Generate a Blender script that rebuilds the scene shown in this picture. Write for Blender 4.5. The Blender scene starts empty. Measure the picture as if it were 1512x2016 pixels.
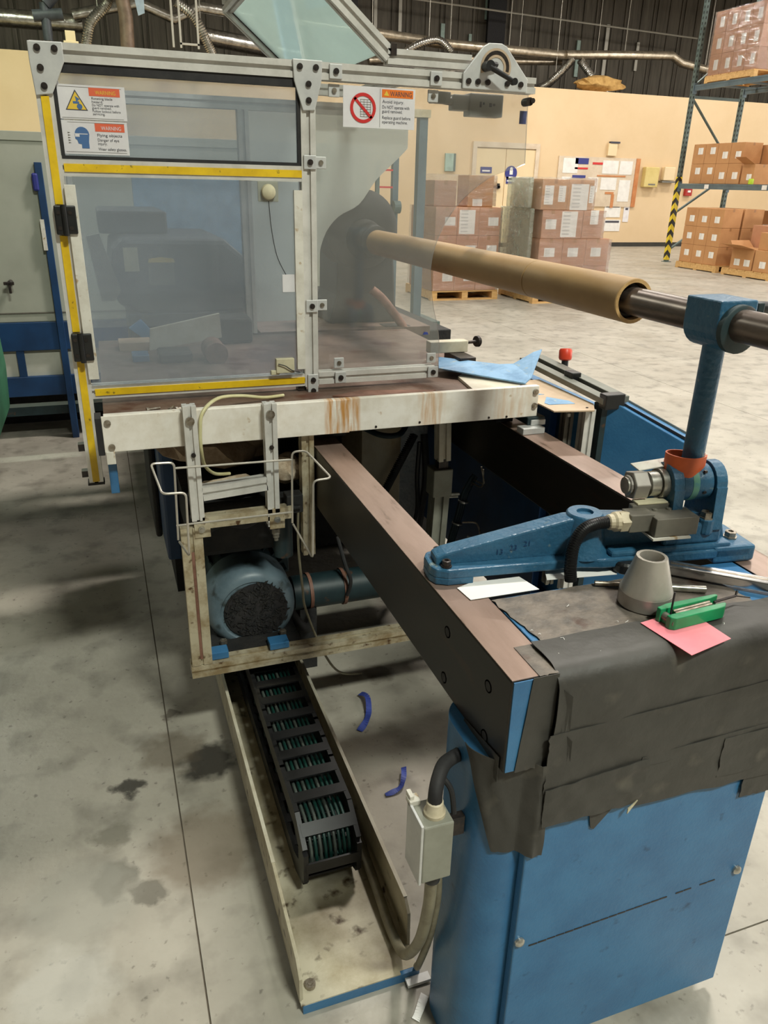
import bpy, bmesh, math, random
from mathutils import Matrix, Vector
PI = math.pi
random.seed(7)
SC = bpy.context.scene
COL = SC.collection

# ------------------------------------------------------------------ camera
def look_camera():
    cam = bpy.data.cameras.new('camera')
    cam.sensor_fit = 'HORIZONTAL'; cam.sensor_width = 36.0
    cam.lens = 1510.0 / 1512.0 * 36.0
    cam.clip_start = 0.02; cam.clip_end = 200
    o = bpy.data.objects.new('camera', cam); COL.objects.link(o)
    right = Vector((0.9423, -0.3346, 0.0224)); down = Vector((-0.1127, -0.3780, -0.9190)); fwd = Vector((0.3156, 0.8634, -0.3938))
    fwd.normalize(); right = (right - fwd * right.dot(fwd)).normalized(); up = right.cross(fwd)
    m = Matrix((( right.x, up.x, -fwd.x, 0), (right.y, up.y, -fwd.y, 0), (right.z, up.z, -fwd.z, 1.65), (0, 0, 0, 1)))
    o.matrix_world = m
    SC.camera = o
look_camera()

# ------------------------------------------------------------------ light
W = bpy.data.worlds.new('hall_air'); SC.world = W; W.use_nodes = True
W.node_tree.nodes['Background'].inputs[0].default_value = (0.95, 0.97, 1.0, 1)
W.node_tree.nodes['Background'].inputs[1].default_value = 0.05
SC.view_settings.view_transform = 'Standard'
SC.view_settings.look = 'None'
SC.view_settings.gamma = 1.0
SC.view_settings.exposure = 0.15
SC.view_settings.use_curve_mapping = False
SC.cycles.max_bounces = 8
SC.cycles.transparent_max_bounces = 16
SC.cycles.caustics_reflective = False
SC.cycles.caustics_refractive = False
SC.cycles.sample_clamp_indirect = 4.0
LAMP_W = 200.0
LAMPS = [(x, y) for x in (8.2, 13.3, 18.4, 23.5) for y in (-3.0, 2.2, 7.4, 12.6, 17.8)] + [(1.7, -3.2), (3.3, 3.6), (2.9, 9.6), (5.2, 17.6), (-4.0, 10.5), (-2.2, 17.4)]
for i, (x, y) in enumerate(LAMPS):
    l = bpy.data.lights.new('hall_lamp_light', 'AREA'); l.shape = 'RECTANGLE'; l.size = 1.3; l.size_y = 0.6
    l.color = (0.88, 1.0, 0.74) if x < 0 and y > 15 else (0.95, 1.0, 0.88) if x < 2.5 else (1.0, 0.945, 0.86)
    l.energy = LAMP_W * (1.25 if x < 0 else 2.7 if y < -3.1 else 2.0 if x < 4 and y < 8 else 1.0 if y > 15 else 0.72)
    o = bpy.data.objects.new('hall_lamp_light', l); COL.objects.link(o); o.location = (x, y, 7.28)
# added fill light by the right-hand wall, out of view
l = bpy.data.lights.new('right_fill', 'AREA'); l.shape = 'RECTANGLE'; l.size = 4.4; l.size_y = 4.6
l.color = (1.0, 0.97, 0.92); l.energy = 1100
o = bpy.data.objects.new('right_fill', l); COL.objects.link(o); o.location = (27.6, 3.0, 2.6); o.rotation_euler = (0, PI / 2, 0)

# ------------------------------------------------------------------ materials
def S(r, g, b):
    f = lambda c: (c / 255 / 12.92) if c / 255 <= 0.04045 else ((c / 255 + 0.055) / 1.055) ** 2.4
    return (f(r), f(g), f(b), 1)
MATS = {}
def mat(name, c1, c2=None, rough=0.5, metal=0.0, scale=6.0, stretch=(1, 1, 1), bump=0.0, bscale=60.0, lo=0.4, hi=0.65, spec=0.5, c3=None, s3=30.0, lo3=.62, hi3=.7):
    m = bpy.data.materials.new(name); m.use_nodes = True
    nt = m.node_tree; n = nt.nodes; L = nt.links; b = n['Principled BSDF']
    b.inputs['Roughness'].default_value = rough; b.inputs['Metallic'].default_value = metal
    b.inputs['Specular IOR Level'].default_value = spec
    b.inputs['Base Color'].default_value = c1
    tc = n.new('ShaderNodeNewGeometry')
    mp = n.new('ShaderNodeMapping'); mp.inputs['Scale'].default_value = stretch
    L.new(tc.outputs['Position'], mp.inputs['Vector'])
    out = None
    if c2 is not None:
        ns = n.new('ShaderNodeTexNoise'); ns.inputs['Scale'].default_value = scale; ns.inputs['Detail'].default_value = 6
        ns.inputs['Roughness'].default_value = 0.65
        L.new(mp.outputs[0], ns.inputs['Vector'])
        mr = n.new('ShaderNodeMapRange'); mr.inputs['From Min'].default_value = lo; mr.inputs['From Max'].default_value = hi
        L.new(ns.outputs['Fac'], mr.inputs['Value'])
        mx = n.new('ShaderNodeMix'); mx.data_type = 'RGBA'; mx.inputs['A'].default_value = c1; mx.inputs['B'].default_value = c2
        L.new(mr.outputs[0], mx.inputs['Factor']); out = mx.outputs['Result']
    if c3 is not None:
        n3 = n.new('ShaderNodeTexNoise'); n3.inputs['Scale'].default_value = s3; n3.inputs['Detail'].default_value = 4
        L.new(mp.outputs[0], n3.inputs['Vector'])
        m3 = n.new('ShaderNodeMapRange'); m3.inputs['From Min'].default_value = lo3; m3.inputs['From Max'].default_value = hi3
        L.new(n3.outputs['Fac'], m3.inputs['Value'])
        x3 = n.new('ShaderNodeMix'); x3.data_type = 'RGBA'; x3.inputs['B'].default_value = c3
        if out is not None: L.new(out, x3.inputs['A'])
        else: x3.inputs['A'].default_value = c1
        L.new(m3.outputs[0], x3.inputs['Factor']); out = x3.outputs['Result']
    if out is not None: L.new(out, b.inputs['Base Color'])
    if bump:
        nb = n.new('ShaderNodeTexNoise'); nb.inputs['Scale'].default_value = bscale; nb.inputs['Detail'].default_value = 5
        L.new(mp.outputs[0], nb.inputs['Vector'])
        bp = n.new('ShaderNodeBump'); bp.inputs['Strength'].default_value = bump; bp.inputs['Distance'].default_value = 0.01
        L.new(nb.outputs['Fac'], bp.inputs['Height']); L.new(bp.outputs[0], b.inputs['Normal'])
    MATS[name] = m
    return m
def clear_mat(name, tint, haze, hazecol, gloss=0.06, rough=0.08, wrinkle=0.0, wscale=3.0):
    m = bpy.data.materials.new(name); m.use_nodes = True
    nt = m.node_tree; n = nt.nodes; L = nt.links
    n.remove(n['Principled BSDF']); out = n['Material Output']
    tr = n.new('ShaderNodeBsdfTransparent'); tr.inputs[0].default_value = tint
    df = n.new('ShaderNodeBsdfDiffuse'); df.inputs[0].default_value = hazecol
    tl = n.new('ShaderNodeBsdfTranslucent'); tl.inputs[0].default_value = hazecol
    ad = n.new('ShaderNodeMixShader'); ad.inputs[0].default_value = 0.5
    L.new(df.outputs[0], ad.inputs[1]); L.new(tl.outputs[0], ad.inputs[2])
    hz = n.new('ShaderNodeMixShader'); L.new(tr.outputs[0], hz.inputs[1]); L.new(ad.outputs[0], hz.inputs[2])
    ns = n.new('ShaderNodeTexNoise'); ns.inputs['Scale'].default_value = 2.2 if not wrinkle else wscale * 2; ns.inputs['Detail'].default_value = 5
    g = n.new('ShaderNodeNewGeometry'); L.new(g.outputs['Position'], ns.inputs['Vector'])
    mr = n.new('ShaderNodeMapRange'); mr.inputs['From Min'].default_value = 0.3; mr.inputs['From Max'].default_value = 0.75
    mr.inputs['To Min'].default_value = haze * 0.8; mr.inputs['To Max'].default_value = haze * (1.25 if not wrinkle else 2.2)
    L.new(ns.outputs['Fac'], mr.inputs['Value']); L.new(mr.outputs[0], hz.inputs[0])
    gl = n.new('ShaderNodeBsdfGlossy'); gl.inputs['Roughness'].default_value = rough
    fr = n.new('ShaderNodeFresnel'); fr.inputs[0].default_value = 1.25
    ma = n.new('ShaderNodeMath'); ma.operation = 'MULTIPLY_ADD'; ma.inputs[1].default_value = 1.0; ma.inputs[2].default_value = gloss
    L.new(fr.outputs[0], ma.inputs[0])
    ma2 = n.new('ShaderNodeMath'); ma2.operation = 'MINIMUM'; ma2.inputs[1].default_value = 0.6; L.new(ma.outputs[0], ma2.inputs[0])
    if wrinkle:
        nb = n.new('ShaderNodeTexNoise'); nb.inputs['Scale'].default_value = wscale; nb.inputs['Detail'].default_value = 6
        mp = n.new('ShaderNodeMapping'); mp.inputs['Scale'].default_value = (1, 1, 4); L.new(g.outputs['Position'], mp.inputs['Vector']); L.new(mp.outputs[0], nb.inputs['Vector'])
        bp = n.new('ShaderNodeBump'); bp.inputs['Strength'].default_value = wrinkle; bp.inputs['Distance'].default_value = 0.1
        L.new(nb.outputs['Fac'], bp.inputs['Height']); L.new(bp.outputs[0], gl.inputs['Normal'])
    fin = n.new('ShaderNodeMixShader'); L.new(ma2.outputs[0], fin.inputs[0]); L.new(hz.outputs[0], fin.inputs[1]); L.new(gl.outputs[0], fin.inputs[2])
    L.new(fin.outputs[0], out.inputs['Surface'])
    MATS[name] = m
    return m
def emit_mat(name, col, strength):
    m = bpy.data.materials.new(name); m.use_nodes = True
    b = m.node_tree.nodes['Principled BSDF']; b.inputs['Base Color'].default_value = col
    b.inputs['Emission Color'].default_value = col; b.inputs['Emission Strength'].default_value = strength
    MATS[name] = m; return m

mat('alu', S(226, 223, 218), S(206, 203, 197), rough=0.36, metal=0.25, scale=14, stretch=(1, 1, 1))
mat('alu_dirty', S(206, 196, 170), S(158, 138, 104), rough=0.42, metal=0.35, scale=16, c3=S(92, 66, 40), s3=38, lo3=.62, hi3=.72)
mat('plate', S(206, 206, 204), S(190, 190, 190), rough=0.5, metal=0.25, scale=12)
mat('white_plate', S(226, 222, 212), S(206, 200, 188), rough=0.5, scale=18, c3=S(170, 140, 96), s3=40, lo3=.64, hi3=.74)
mat('cover_white', S(214, 208, 190), S(190, 180, 158), rough=0.45, scale=9)
mat('yellow', S(240, 200, 30), S(214, 172, 24), rough=0.45, scale=10, c3=S(120, 96, 34), s3=60, lo3=.66, hi3=.74)
mat('rubber', S(30, 29, 31), S(44, 42, 42), rough=0.7, scale=30)
mat('bolt_black', S(40, 36, 36), S(66, 56, 50), rough=0.4, metal=0.4, scale=60)
mat('bolt_steel', S(170, 162, 150), S(120, 108, 92), rough=0.35, metal=0.8, scale=60)
mat('zinc', S(196, 194, 186), S(160, 156, 146), rough=0.3, metal=0.8, scale=40)
mat('blue', S(60, 117, 162), S(50, 103, 148), rough=0.38, scale=7, bump=0.08, bscale=140, c3=S(20, 66, 102), s3=24, lo3=.66, hi3=.78)
mat('blue_cast', S(50, 98, 128), S(40, 84, 114), rough=0.36, scale=9, bump=0.25, bscale=90, c3=S(110, 128, 130), s3=46, lo3=.66, hi3=.76)
mat('blue_pale', S(128, 168, 204), S(96, 138, 176), rough=0.5, scale=16, c3=S(150, 170, 180), s3=40)
mat('blue_dark', S(24, 62, 104), S(18, 50, 86), rough=0.45, scale=5)
mat('teal_dark', S(24, 42, 46), S(34, 54, 58), rough=0.5, scale=14, c3=S(90, 60, 40), s3=20, lo3=.62, hi3=.7)
mat('green_worn', S(96, 150, 130), S(60, 120, 150), rough=0.5, scale=30)
mat('beam_side', S(40, 35, 30), S(30, 26, 23), rough=0.4, metal=0.3, scale=5, stretch=(3, .6, 3), c3=S(58, 40, 27), s3=9, lo3=.62, hi3=.78)
mat('beam_steel', S(160, 136, 124), S(138, 116, 104), rough=0.34, metal=0.45, scale=5, stretch=(3, .6, 3), bump=0.04, bscale=200, c3=S(74, 56, 42), s3=10, lo3=.64, hi3=.76)
mat('rust_table', S(120, 98, 86), S(92, 70, 58), rough=0.6, metal=0.1, scale=9, bump=0.15, bscale=80, c3=S(84, 48, 34), s3=8, lo3=.58, hi3=.7)
mat('shaft_steel', S(118, 106, 98), S(84, 74, 67), rough=0.32, metal=0.7, scale=10, stretch=(4, .8, 4))
mat('kraft_tube', S(168, 136, 92), S(154, 122, 80), rough=0.55, scale=4, stretch=(2, 1, 2))
mat('kraft_edge', S(206, 168, 112), S(176, 134, 84), rough=0.7, scale=40)
mat('dark_bore', S(52, 48, 46), S(36, 32, 30), rough=0.6, scale=20)
mat('carton', S(196, 146, 98), S(184, 134, 88), rough=0.75, scale=2.2)
mat('carton_rose', S(192, 142, 110), S(182, 132, 100), rough=0.7, scale=2.2)
mat('carton_seam', S(170, 124, 80), S(160, 114, 72), rough=0.5, scale=4)
mat('pallet_wood', S(222, 182, 122), S(198, 154, 96), rough=0.7, scale=6, stretch=(1, 5, 5))
mat('paper', S(240, 238, 234), S(228, 226, 222), rough=0.7, scale=6)
mat('ink', S(70, 70, 80), rough=0.7)
mat('ink_red', S(206, 42, 40), rough=0.5)
mat('ink_orange', S(236, 120, 34), rough=0.5)
mat('ink_faded_orange', S(226, 104, 72), rough=0.5)
mat('ink_blue', S(74, 110, 160), rough=0.5)
mat('ink_navy', S(44, 50, 128), rough=0.5)
mat('ink_yellow', S(232, 196, 70), rough=0.5)
mat('sign_back', S(232, 230, 232), S(220, 216, 220), rough=0.4, scale=8)
mat('wall_cream', S(226, 200, 162), S(219, 192, 152), rough=0.8, scale=0.5)
mat('wall_door', S(234, 212, 172), S(226, 204, 164), rough=0.6, scale=1)
mat('wall_dark', S(112, 106, 95), S(90, 85, 76), rough=0.85, scale=3, stretch=(3, 3, .25), c3=S(126, 120, 108), s3=1.2, lo3=.6, hi3=.7)
mat('joint_fill', S(104, 94, 80), S(80, 72, 62), rough=0.9, scale=8)
mat('baseboard', S(44, 42, 36), S(56, 52, 44), rough=0.6, scale=3)
mat('wall_plain', S(120, 116, 108), S(104, 100, 92), rough=0.8, scale=0.6)
mat('roof', S(150, 146, 138), S(120, 116, 110), rough=0.8, scale=0.8)
mat('duct', S(196, 184, 164), S(150, 140, 122), rough=0.3, metal=0.75, scale=6, bump=0.3, bscale=18)
mat('duct_silver', S(208, 206, 200), S(160, 156, 148), rough=0.22, metal=0.9, scale=8, bump=0.6, bscale=22)
mat('duct_brown', S(132, 112, 94), S(112, 94, 78), rough=0.5, metal=0.2, scale=6)
mat('insulation', S(196, 158, 96), S(160, 122, 66), rough=0.95, scale=6, bump=0.8, bscale=14)
mat('pale_green', S(170, 196, 184), S(140, 160, 150), rough=0.4, scale=4)
mat('rod_grey', S(176, 172, 160), rough=0.4, metal=0.5)
mat('cloth_pale', S(190, 206, 222), S(170, 188, 206), rough=0.9, scale=6)
mat('rack_green', S(98, 114, 110), S(82, 98, 96), rough=0.5, metal=0.2, scale=4)
mat('rack_beam', S(104, 122, 130), S(90, 106, 116), rough=0.5, metal=0.2, scale=3)
mat('rack_hole', S(40, 44, 42), rough=0.8)
mat('cabinet_grey', S(176, 178, 164), S(158, 160, 146), rough=0.5, scale=1.2)
mat('cabinet_gap', S(196, 196, 184), S(176, 174, 160), rough=0.6, scale=2)
mat('green_bin', S(66, 130, 96), S(52, 108, 80), rough=0.5, scale=4)
mat('hood_dark', S(74, 78, 84), S(54, 58, 62), rough=0.5, metal=0.2, scale=4)
mat('head_dark', S(58, 56, 54), S(40, 38, 37), rough=0.55, metal=0.2, scale=5)
mat('rust_lever', S(140, 100, 84), S(100, 66, 52), rough=0.6, scale=14)
mat('label_cream', S(206, 198, 168), S(186, 178, 150), rough=0.7, scale=20)
mat('motor_grey', S(104, 122, 132), S(80, 98, 108), rough=0.42, scale=9, c3=S(52, 60, 60), s3=16, lo3=.6, hi3=.72)
mat('black_dirty', S(24, 25, 26), S(38, 36, 34), rough=0.75, scale=22, bump=0.3, bscale=70)
mat('black_plastic', S(22, 23, 24), S(32, 32, 33), rough=0.4, scale=20)
mat('chain_plastic', S(30, 30, 31), S(20, 20, 21), rough=0.42, scale=20)
mat('cable_green', S(18, 64, 56), S(14, 48, 44), rough=0.45, scale=20)
mat('cable_grey', S(84, 92, 86), S(60, 68, 64), rough=0.45, scale=20)
mat('tray_cream', S(198, 190, 168), S(160, 148, 120), rough=0.5, scale=7, c3=S(70, 52, 30), s3=22, lo3=.6, hi3=.72)
mat('box_grey', S(150, 150, 138), S(132, 132, 120), rough=0.5, scale=8)
mat('gland', S(206, 194, 168), S(180, 166, 138), rough=0.5, scale=20)
mat('hose_grey', S(140, 134, 112), S(118, 110, 90), rough=0.5, scale=20)
mat('hose_clear', S(210, 204, 160), S(190, 182, 132), rough=0.3, scale=14)
mat('tape_black', S(66, 64, 60), S(56, 54, 50), rough=0.55, scale=7, bump=0.25, bscale=26, c3=S(92, 88, 80), s3=14, lo3=.62, hi3=.8)
mat('top_grime', S(118, 108, 98), S(88, 82, 76), rough=0.6, scale=26, bump=0.25, bscale=90, c3=S(80, 60, 50), s3=18, lo3=.6, hi3=.74)
mat('cone_steel', S(196, 190, 180), S(180, 174, 164), rough=0.36, metal=0.55, scale=14)
mat('cone_base', S(160, 155, 148), S(146, 140, 134), rough=0.4, metal=0.5, scale=14)
mat('chrome', S(224, 224, 224), S(206, 206, 208), rough=0.16, metal=0.95, scale=20)
mat('green_plastic', S(20, 150, 92), S(16, 130, 80), rough=0.35, scale=20)
mat('pink_paper', S(250, 150, 160), S(246, 140, 152), rough=0.7, scale=10)
mat('orange_band', S(206, 94, 44), S(186, 80, 36), rough=0.55, scale=16)
mat('red_knob', S(222, 70, 42), S(206, 58, 36), rough=0.4, scale=10)
mat('blue_tape', S(62, 78, 156), S(48, 62, 136), rough=0.55, scale=20)
mat('track_grey', S(122, 124, 116), S(104, 106, 98), rough=0.5, metal=0.2, scale=8)
mat('tan_sheet', S(196, 172, 146), S(180, 156, 130), rough=0.55, scale=10)
mat('switch_grey', S(120, 116, 106), S(106, 102, 94), rough=0.45, metal=0.25, scale=14)
mat('sensor_grey', S(184, 182, 176), S(170, 168, 162), rough=0.5, scale=14)
mat('filter_brown', S(170, 150, 128), S(130, 108, 86), rough=0.8, scale=14, bump=0.4, bscale=40)
mat('rag', S(196, 180, 158), S(150, 128, 104), rough=0.95, scale=24, bump=0.4, bscale=50)
mat('cream_panel', S(196, 184, 160), S(170, 150, 116), rough=0.55, scale=6)
mat('notice', S(222, 206, 184), S(208, 190, 166), rough=0.8, scale=4)
mat('orange_trim', S(206, 140, 90), S(190, 120, 70), rough=0.7, scale=4)
mat('yellow_box', S(218, 198, 130), S(206, 184, 112), rough=0.6, scale=3)
mat('fire_red', S(176, 44, 40), S(150, 36, 34), rough=0.5, scale=4)
mat('lime', S(190, 220, 60), S(170, 200, 50), rough=0.5, scale=4)
clear_mat('sheet_clear', (0.96, 0.97, 0.97, 1), 0.18, S(190, 192, 190), 0.05, 0.06)
clear_mat('sheet_door', (0.92, 0.95, 0.98, 1), 0.26, S(190, 200, 214), 0.05, 0.1)
clear_mat('sheet_rear', (0.94, 0.97, 0.95, 1), 0.74, S(248, 250, 245), 0.08, 0.2)  # haze raised and whitened to stand in for glare on the sheet
clear_mat('sheet_lid', (0.84, 0.95, 0.93, 1), 0.5, S(222, 240, 236), 0.06, 0.05)
clear_mat('stretch_film', (0.97, 0.97, 0.97, 1), 0.07, S(232, 226, 222), 0.09, 0.16, 0.9, 3.0)
clear_mat('film_green', (0.93, 0.97, 0.94, 1), 0.20, S(224, 232, 216), 0.09, 0.2, 0.9, 4.0)
emit_mat('lamp_face', (1.0, 0.94, 0.84, 1), 6.0)

def floor_mat():
    m = mat('concrete', S(178, 172, 160), S(150, 144, 132), rough=0.4, scale=1.6, lo=.32, hi=.68, bump=0.16, bscale=34, c3=S(112, 107, 97), s3=7.5, lo3=.5, hi3=.82)
    nt = m.node_tree; n = nt.nodes; L = nt.links; b = n['Principled BSDF']
    src = b.inputs['Base Color'].links[0].from_socket
    g = n.new('ShaderNodeNewGeometry')
    # fine pitting and dark specks
    v = n.new('ShaderNodeTexNoise'); v.inputs['Scale'].default_value = 42; v.inputs['Detail'].default_value = 3
    L.new(g.outputs['Position'], v.inputs['Vector'])
    r = n.new('ShaderNodeMapRange'); r.inputs['From Min'].default_value = .64; r.inputs['From Max'].default_value = .74
    r.inputs['To Max'].default_value = .55
    L.new(v.outputs['Fac'], r.inputs['Value'])
    x = n.new('ShaderNodeMix'); x.data_type = 'RGBA'; x.inputs['B'].default_value = S(70, 64, 56)
    L.new(src, x.inputs['A']); L.new(r.outputs[0], x.inputs['Factor']); cur = x.outputs['Result']
    # worn paler / darker blotches, oil spots, and a near-black patch left of the trough
    wob = n.new('ShaderNodeTexNoise'); wob.inputs['Scale'].default_value = 16; wob.inputs['Detail'].default_value = 4
    L.new(g.outputs['Position'], wob.inputs['Vector'])
    sub = n.new('ShaderNodeVectorMath'); sub.operation = 'SUBTRACT'; sub.inputs[1].default_value = (.5, .5, .5); L.new(wob.outputs['Color'], sub.inputs[0])
    scl = n.new('ShaderNodeVectorMath'); scl.operation = 'SCALE'; scl.inputs['Scale'].default_value = .12; L.new(sub.outputs[0], scl.inputs[0])
    add = n.new('ShaderNodeVectorMath'); add.operation = 'ADD'; L.new(g.outputs['Position'], add.inputs[0]); L.new(scl.outputs[0], add.inputs[1])
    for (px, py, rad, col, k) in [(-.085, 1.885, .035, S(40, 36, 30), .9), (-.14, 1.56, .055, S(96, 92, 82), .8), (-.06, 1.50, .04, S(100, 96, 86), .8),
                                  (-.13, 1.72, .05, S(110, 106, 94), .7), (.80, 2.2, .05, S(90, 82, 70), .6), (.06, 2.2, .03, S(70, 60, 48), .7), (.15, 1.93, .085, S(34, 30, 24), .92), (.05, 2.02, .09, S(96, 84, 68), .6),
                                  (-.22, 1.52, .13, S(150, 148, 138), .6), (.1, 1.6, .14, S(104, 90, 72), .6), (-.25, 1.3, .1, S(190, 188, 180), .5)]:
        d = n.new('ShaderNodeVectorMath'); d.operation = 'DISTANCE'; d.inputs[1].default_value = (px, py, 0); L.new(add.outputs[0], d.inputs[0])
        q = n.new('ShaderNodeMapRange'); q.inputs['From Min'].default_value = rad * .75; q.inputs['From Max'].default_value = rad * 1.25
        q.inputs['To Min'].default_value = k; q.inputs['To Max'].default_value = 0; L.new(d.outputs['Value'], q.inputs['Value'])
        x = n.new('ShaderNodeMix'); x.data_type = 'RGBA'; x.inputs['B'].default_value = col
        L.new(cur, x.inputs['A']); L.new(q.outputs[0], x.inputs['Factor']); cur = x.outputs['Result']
    L.new(cur, b.inputs['Base Color'])
    rn = n.new('ShaderNodeTexNoise'); rn.inputs['Scale'].default_value = 2.0; L.new(g.outputs['Position'], rn.inputs['Vector'])
    rr = n.new('ShaderNodeMapRange'); rr.inputs['To Min'].default_value = .26; rr.inputs['To Max'].default_value = .62; L.new(rn.outputs['Fac'], rr.inputs['Value'])
    L.new(rr.outputs[0], b.inputs['Roughness'])
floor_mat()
def rail_mat():
    # white painted rail with rust runs in one stretch of it
    m = mat('rail_white', S(242, 236, 227), S(226, 217, 203), rough=0.45, scale=14, c3=S(176, 140, 90), s3=26, lo3=.66, hi3=.76)
    nt = m.node_tree; n = nt.nodes; L = nt.links; b = n['Principled BSDF']; src = b.inputs['Base Color'].links[0].from_socket
    g = n.new('ShaderNodeNewGeometry'); sx = n.new('ShaderNodeSeparateXYZ'); L.new(g.outputs['Position'], sx.inputs[0])
    mp = n.new('ShaderNodeMapping'); mp.inputs['Scale'].default_value = (90, 1, 9); L.new(g.outputs['Position'], mp.inputs['Vector'])
    ns = n.new('ShaderNodeTexNoise'); ns.inputs['Scale'].default_value = 1; ns.inputs['Detail'].default_value = 4; L.new(mp.outputs[0], ns.inputs['Vector'])
    cur = src
    for (a, c, w, k) in [(.60, .055, .012, .95), (.87, .05, .03, .6), (1.13, .08, .05, .35)]:
        d = n.new('ShaderNodeMath'); d.operation = 'SUBTRACT'; d.inputs[1].default_value = a; L.new(sx.outputs['X'], d.inputs[0])
        ab = n.new('ShaderNodeMath'); ab.operation = 'ABSOLUTE'; L.new(d.outputs[0], ab.inputs[0])
        q = n.new('ShaderNodeMapRange'); q.inputs['From Min'].default_value = c - w; q.inputs['From Max'].default_value = c; q.inputs['To Min'].default_value = k; q.inputs['To Max'].default_value = 0
        L.new(ab.outputs[0], q.inputs['Value'])
        t = n.new('ShaderNodeMapRange'); t.inputs['From Min'].default_value = .38; t.inputs['From Max'].default_value = .62; L.new(ns.outputs['Fac'], t.inputs['Value'])
        mu = n.new('ShaderNodeMath'); mu.operation = 'MULTIPLY'; L.new(q.outputs[0], mu.inputs[0]); L.new(t.outputs[0], mu.inputs[1])
        x = n.new('ShaderNodeMix'); x.data_type = 'RGBA'; x.inputs['B'].default_value = S(196, 138, 64); L.new(cur, x.inputs['A']); L.new(mu.outputs[0], x.inputs['Factor']); cur = x.outputs['Result']
    L.new(cur, b.inputs['Base Color'])
rail_mat()
def stripe_mat():
    m = mat('hazard', S(236, 206, 40), rough=.5); nt = m.node_tree; n = nt.nodes; L = nt.links; b = n['Principled BSDF']
    g = n.new('ShaderNodeNewGeometry'); w = n.new('ShaderNodeTexWave'); w.wave_type = 'BANDS'; w.bands_direction = 'DIAGONAL'; w.inputs['Scale'].default_value = 2.6
    L.new(g.outputs['Position'], w.inputs['Vector'])
    c = n.new('ShaderNodeValToRGB'); c.color_ramp.interpolation = 'CONSTANT'; c.color_ramp.elements[0].color = S(36, 34, 30); c.color_ramp.elements[1].color = S(232, 206, 50); c.color_ramp.elements[1].position = .45
    L.new(w.outputs['Fac'], c.inputs[0]); L.new(c.outputs[0], b.inputs['Base Color'])
stripe_mat()
def label_mat():
    # printed carton label: white paper with a dark printed heading and grey rows
    m = mat('carton_label', S(238, 236, 232), rough=.6); nt = m.node_tree; n = nt.nodes; L = nt.links; b = n['Principled BSDF']
    tc = n.new('ShaderNodeTexCoord'); sx = n.new('ShaderNodeSeparateXYZ'); L.new(tc.outputs['UV'], sx.inputs[0])
    w = n.new('ShaderNodeMath'); w.operation = 'MULTIPLY'; w.inputs[1].default_value = 7; L.new(sx.outputs['Y'], w.inputs[0])
    f = n.new('ShaderNodeMath'); f.operation = 'FRACT'; L.new(w.outputs[0], f.inputs[0])
    g1 = n.new('ShaderNodeMath'); g1.operation = 'GREATER_THAN'; g1.inputs[1].default_value = .62; L.new(f.outputs[0], g1.inputs[0])
    l1 = n.new('ShaderNodeMath'); l1.operation = 'LESS_THAN'; l1.inputs[1].default_value = .55; L.new(sx.outputs['X'], l1.inputs[0])
    g2 = n.new('ShaderNodeMath'); g2.operation = 'GREATER_THAN'; g2.inputs[1].default_value = .1; L.new(sx.outputs['X'], g2.inputs[0])
    a = n.new('ShaderNodeMath'); a.operation = 'MULTIPLY'; L.new(g1.outputs[0], a.inputs[0]); L.new(l1.outputs[0], a.inputs[1])
    a2 = n.new('ShaderNodeMath'); a2.operation = 'MULTIPLY'; L.new(a.outputs[0], a2.inputs[0]); L.new(g2.outputs[0], a2.inputs[1])
    k = n.new('ShaderNodeMath'); k.operation = 'MULTIPLY'; k.inputs[1].default_value = .35; L.new(a2.outputs[0], k.inputs[0])
    x = n.new('ShaderNodeMix'); x.data_type = 'RGBA'; x.inputs['A'].default_value = S(238, 236, 232); x.inputs['B'].default_value = S(90, 92, 100)
    L.new(k.outputs[0], x.inputs['Factor']); L.new(x.outputs['Result'], b.inputs['Base Color'])
label_mat()

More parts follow.
